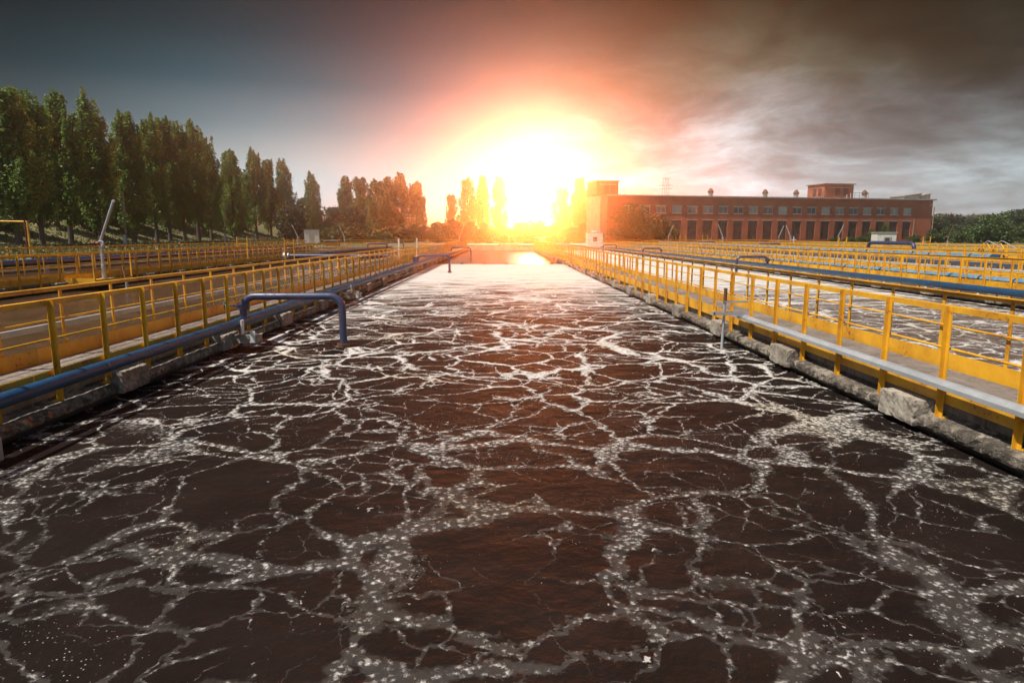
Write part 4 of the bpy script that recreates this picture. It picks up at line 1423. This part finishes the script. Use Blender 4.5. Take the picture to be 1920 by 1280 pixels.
for i, (px, top, s_) in enumerate(grp4):
    Y = 236
    tree('poplar_tree', 'pale poplar behind the left end of the brick building, %s of three' % ORD[i], 'tree', slim[(i + 2) % 4], ((px - 942) * Y / 1240, Y, 0.3), s_ * 1.35, rt.uniform(0, 6.28), 'poplars at the left end of the brick building', (440 - top) * Y / 1240 / 20.5)

# broad trees and bushes
bt = trunk_mesh(7, 0.22, 300, 6)
bm1 = [bush_mesh(3.2, 3.0, 4.2, 400 + k, LEAFB, 26, 130, 0.2) for k in range(3)]
bm2 = [bush_mesh(2.2, 2.0, 2.4, 410 + k, LEAFB, 20, 110, 0.15) for k in range(3)]
bmd = bush_mesh(4.5, 4.5, 9.0, 420, LEAFD, 34, 150, 0.28)
low = trunk_mesh(1.6, 0.08, 310, 3)


def bush(label, X, Y, s, k, big, group, m=None, z=0.15):
    t = thing('bush', label, 'bush', (X, Y, z), rt.uniform(0, 6.28), group)
    t.scale = (s, s, s)
    link('foliage', m or (bm1 if big else bm2)[k % 3], t)
    link('stem', low, t)
    return t


words_ = ['leftmost', 'second', 'third', 'fourth', 'fifth', 'sixth', 'seventh', 'eighth', 'ninth', 'tenth', 'eleventh', 'twelfth', 'thirteenth', 'fourteenth']
for i, px in enumerate((612, 640, 668, 694, 720, 748, 775, 800)):
    Y = 150 + rt.uniform(-6, 10)
    bush('rounded bush below the orange-lit poplar clump, %s along the hedge' % words_[i], (px - 942) * Y / 1240, Y, rt.uniform(.75, 1.0), i, True, 'bushes below the orange-lit poplars')
for i, px in enumerate((826, 846, 866, 890, 914, 940, 966, 992, 1018, 1044, 1068, 1090)):
    Y = 165 + rt.uniform(-10, 20)
    bush('leafy bush behind the far end of the middle tank, %s from the left' % words_[i], (px - 942) * Y / 1240, Y, rt.uniform(.8, 1.25), i, True, 'bushes behind the far end of the middle tank')
for i, px in enumerate((832, 870, 905, 950, 990, 1035, 1075)):
    Y = 118 + rt.uniform(-4, 6)
    bush('low bush on the grass right behind the end wall, %s from the left' % words_[i], (px - 942) * Y / 1240, Y, rt.uniform(.6, .9), i, False, 'low bushes right behind the end wall')
# broad trees standing among the poplars
for i, (px, Y, s_) in enumerate(((575, 215, 1.35), (625, 225, 1.1), (640, 235, 1.0), (830, 240, 0.6), (560, 160, .9), (668, 205, 1.0), (1000, 240, .55), (980, 250, .5))):
    t = tree('broad_tree', 'round dark broadleaf tree filling a gap between poplars, %s from the left' % ORD[i] if i < 6 else 'pale hazy broadleaf tree below the glow, %s of two' % ORD[i - 6], 'tree', (bmd, bt), ((px - 942) * Y / 1240, Y, 0.3), s_, rt.uniform(0, 6.28), 'broadleaf trees between the poplars')
# ivy and plants on the building
ivy = bush_mesh(5.2, 1.3, 8.2, 430, LEAFB, 46, 150, 0.2)
t = thing('ivy_bush', 'huge ivy bush climbing the left end of the brick facade', 'bush', (29.5, 151.9, 0.15))
link('foliage', ivy, t)
link('stem', low, t)
t2 = thing('ivy_bush', 'lower ivy mound leaning on the brick facade, right of the huge one', 'bush', (36.0, 153.6, 0.15))
t2.scale = (0.8, 0.9, 0.72)
link('foliage', ivy, t2)
link('stem', low, t2)
for i, (px, s_, hh_) in enumerate(((1597, .4, .9), (1612, .42, .9), (1625, .45, .9), (1632, .38, 2.0), (1657, .36, 2.9), (1712, .6, .7), (1588, .5, .6), (1560, .5, .5))):
    Y = 160 + i * 0.4
    b = bush('weedy shrub at the foot of the brick facade, %s counted from the white hut' % words_[i], (px - 942) * Y / 1240, Y, s_, i, True, 'shrubs at the foot of the brick facade')
    b.scale = (s_, s_, s_ * hh_)
# right side bushes before the woodland
for i, (px, Y, s_) in enumerate(((1750, 150, .7), (1775, 150, .75), (1800, 145, .75), (1815, 150, .9), (1838, 140, 1.0), (1905, 140, .9))):
    bush('green bush in front of the woodland, %s to the right of the brick building' % ORD[i], (px - 942) * Y / 1240, Y, s_, i, True, 'bushes in front of the woodland')
brt = bush_mesh(4.5, 4.0, 6.5, 440, LEAFBR, 36, 140, 0.25)
tree('broad_tree', 'bright green round tree behind the peaked stair', 'tree', (brt, bt), (92, 125, 0.1), 0.85, 0.4, None)
for i, (px, Y, s_, zs) in enumerate(((1757, 190, 1.15, 1.0), (1775, 200, 1.3, 1.1), (1800, 210, 1.2, 1.05), (1828, 190, 1.2, 1.0), (1858, 200, 1.3, 1.05), (1895, 190, 1.3, 1.15), (1918, 150, 1.1, 1.2))):
    tree('broad_tree', 'dark round tree at the front edge of the woodland, %s from the brick building' % ORD[i], 'tree', (bmd, bt), ((px - 942) * Y / 1240, Y, 0.1), s_, rt.uniform(0, 6.28), 'trees at the front edge of the woodland', s_ * zs * 0.58)

# hills and far woodland
hl = MB()
hx = list(range(90, 900, 30))
hy = [260, 330, 420, 520, 640, 800]
v = []
for x in hx:
    for j, y in enumerate(hy):
        rise = min(1.0, max(0.0, (x - 120) / 330))
        v.append((x, y, -1 + (0, 3.1, 7.4, 9.9, 10.5, 9.3)[j] * (0.45 + rise)))
n = len(hy)
hl.add(v, [(i * n + j, (i + 1) * n + j, (i + 1) * n + j + 1, i * n + j + 1) for i in range(len(hx) - 1) for j in range(n - 1)])
structure('hill', hl.mesh('hill', GROUND, True))


def hill_z(x, y):
    j = 0
    while j < len(hy) - 2 and y > hy[j + 1]:
        j += 1
    f = (y - hy[j]) / (hy[j + 1] - hy[j])
    z = (0, 3.1, 7.4, 9.9, 10.5, 9.3)
    rise = min(1.0, max(0.0, (x - 120) / 330))
    return -1 + (z[j] + (z[j + 1] - z[j]) * f) * (0.45 + rise)


rs = np.random.RandomState(9)
cs, sz_ = [], []
for i in range(900):
    y = rs.uniform(265, 560)
    x = rs.uniform(0.58, 0.86) * y
    zb = hill_z(x, y)
    hh = rs.uniform(4.5, 8.5) * (1.25 if rs.rand() < 0.06 else 1)
    rr = hh * rs.uniform(0.28, 0.42)
    per = 130
    o = rs.normal(size=(per, 3))
    o /= np.linalg.norm(o, axis=1)[:, None]
    o *= (rs.uniform(0.5, 1.0, per))[:, None] * np.array([rr, rr, hh * 0.5])
    cs.append(o + np.array([x, y, zb + hh * 0.5]))
    sz_.append(rs.uniform(0.25, 0.6, per))
wd_ = link('woodland', leaf_mesh('woodland', np.concatenate(cs), np.concatenate(sz_), FOREST, 10, 0.5))
tag(wd_, 'dark green woodland covering the hill right of the brick building', 'woodland', None, 'stuff')
# distant tree belt behind the centre and left
cs, sz_ = [], []
for i in range(420):
    x = rs.uniform(-260, 150)
    y = rs.uniform(300, 360)
    hh = rs.uniform(4, 8)
    rr = hh * rs.uniform(0.3, 0.5)
    per = 90
    o = rs.normal(size=(per, 3))
    o /= np.linalg.norm(o, axis=1)[:, None]
    o *= (rs.uniform(0.5, 1.0, per))[:, None] * np.array([rr, rr, hh * 0.5])
    cs.append(o + np.array([x, y, hh * 0.5]))
    sz_.append(rs.uniform(0.25, 0.6, per))
wd2 = link('woodland', leaf_mesh('woodland', np.concatenate(cs), np.concatenate(sz_), FOREST, 11, 0.5))
tag(wd2, 'low belt of distant trees behind the far end of the tanks', 'woodland', None, 'stuff')

# tall grass on the left bank
cs = []
n = 42000
x = -33.5 - rs.beta(1.1, 1.3, n) * 48
y = 36 + rs.uniform(0, 1, n) ** 0.9 * 150
z = np.array([gz(a, b) for a, b in zip(x, y)]) + rs.uniform(0.02, 0.28, n)
gm = leaf_mesh('grass', np.stack([x, y, z], axis=1), rs.uniform(0.06, 0.22, n), GRASSM, 12, 0.0)
go = link('grass', gm)
tag(go, 'dry yellow-green grass on the bank under the poplars', 'grass', None, 'stuff')
for i in range(16):
    Y = 70 + i * 8 + rt.uniform(-3, 3)
    X = -64 - rt.uniform(0, 8)
    bush('scrubby bush on the grass bank under the poplars, %s from the left' % ORD[i], X, Y, rt.uniform(.5, .8), i, False, 'bushes on the grass bank', z=gz(X, Y) - 0.1)

# ================================================================ haze, added to scatter the flare glow over the scene
def haze_box():
    m = bpy.data.materials.new('haze')
    m.use_nodes = True
    t = NT(m.node_tree)
    out = t.n('ShaderNodeOutputMaterial')
    vol = t.n('ShaderNodeVolumePrincipled')
    vol.inputs['Color'].default_value = (1.0, 0.86, 0.74, 1)
    vol.inputs['Density'].default_value = 0.0017
    vol.inputs['Anisotropy'].default_value = 0.93
    t.t.links.new(vol.outputs[0], out.inputs['Volume'])
    b = MB().box(-950, 1250, -65, 1520, -3.0, 24.8)
    o = link('haze', b.mesh('haze', m))
    o['kind'] = 'stuff'
    o['label'] = 'thin warm haze added over the plant to spread the flare glow'
    return o


haze_box()
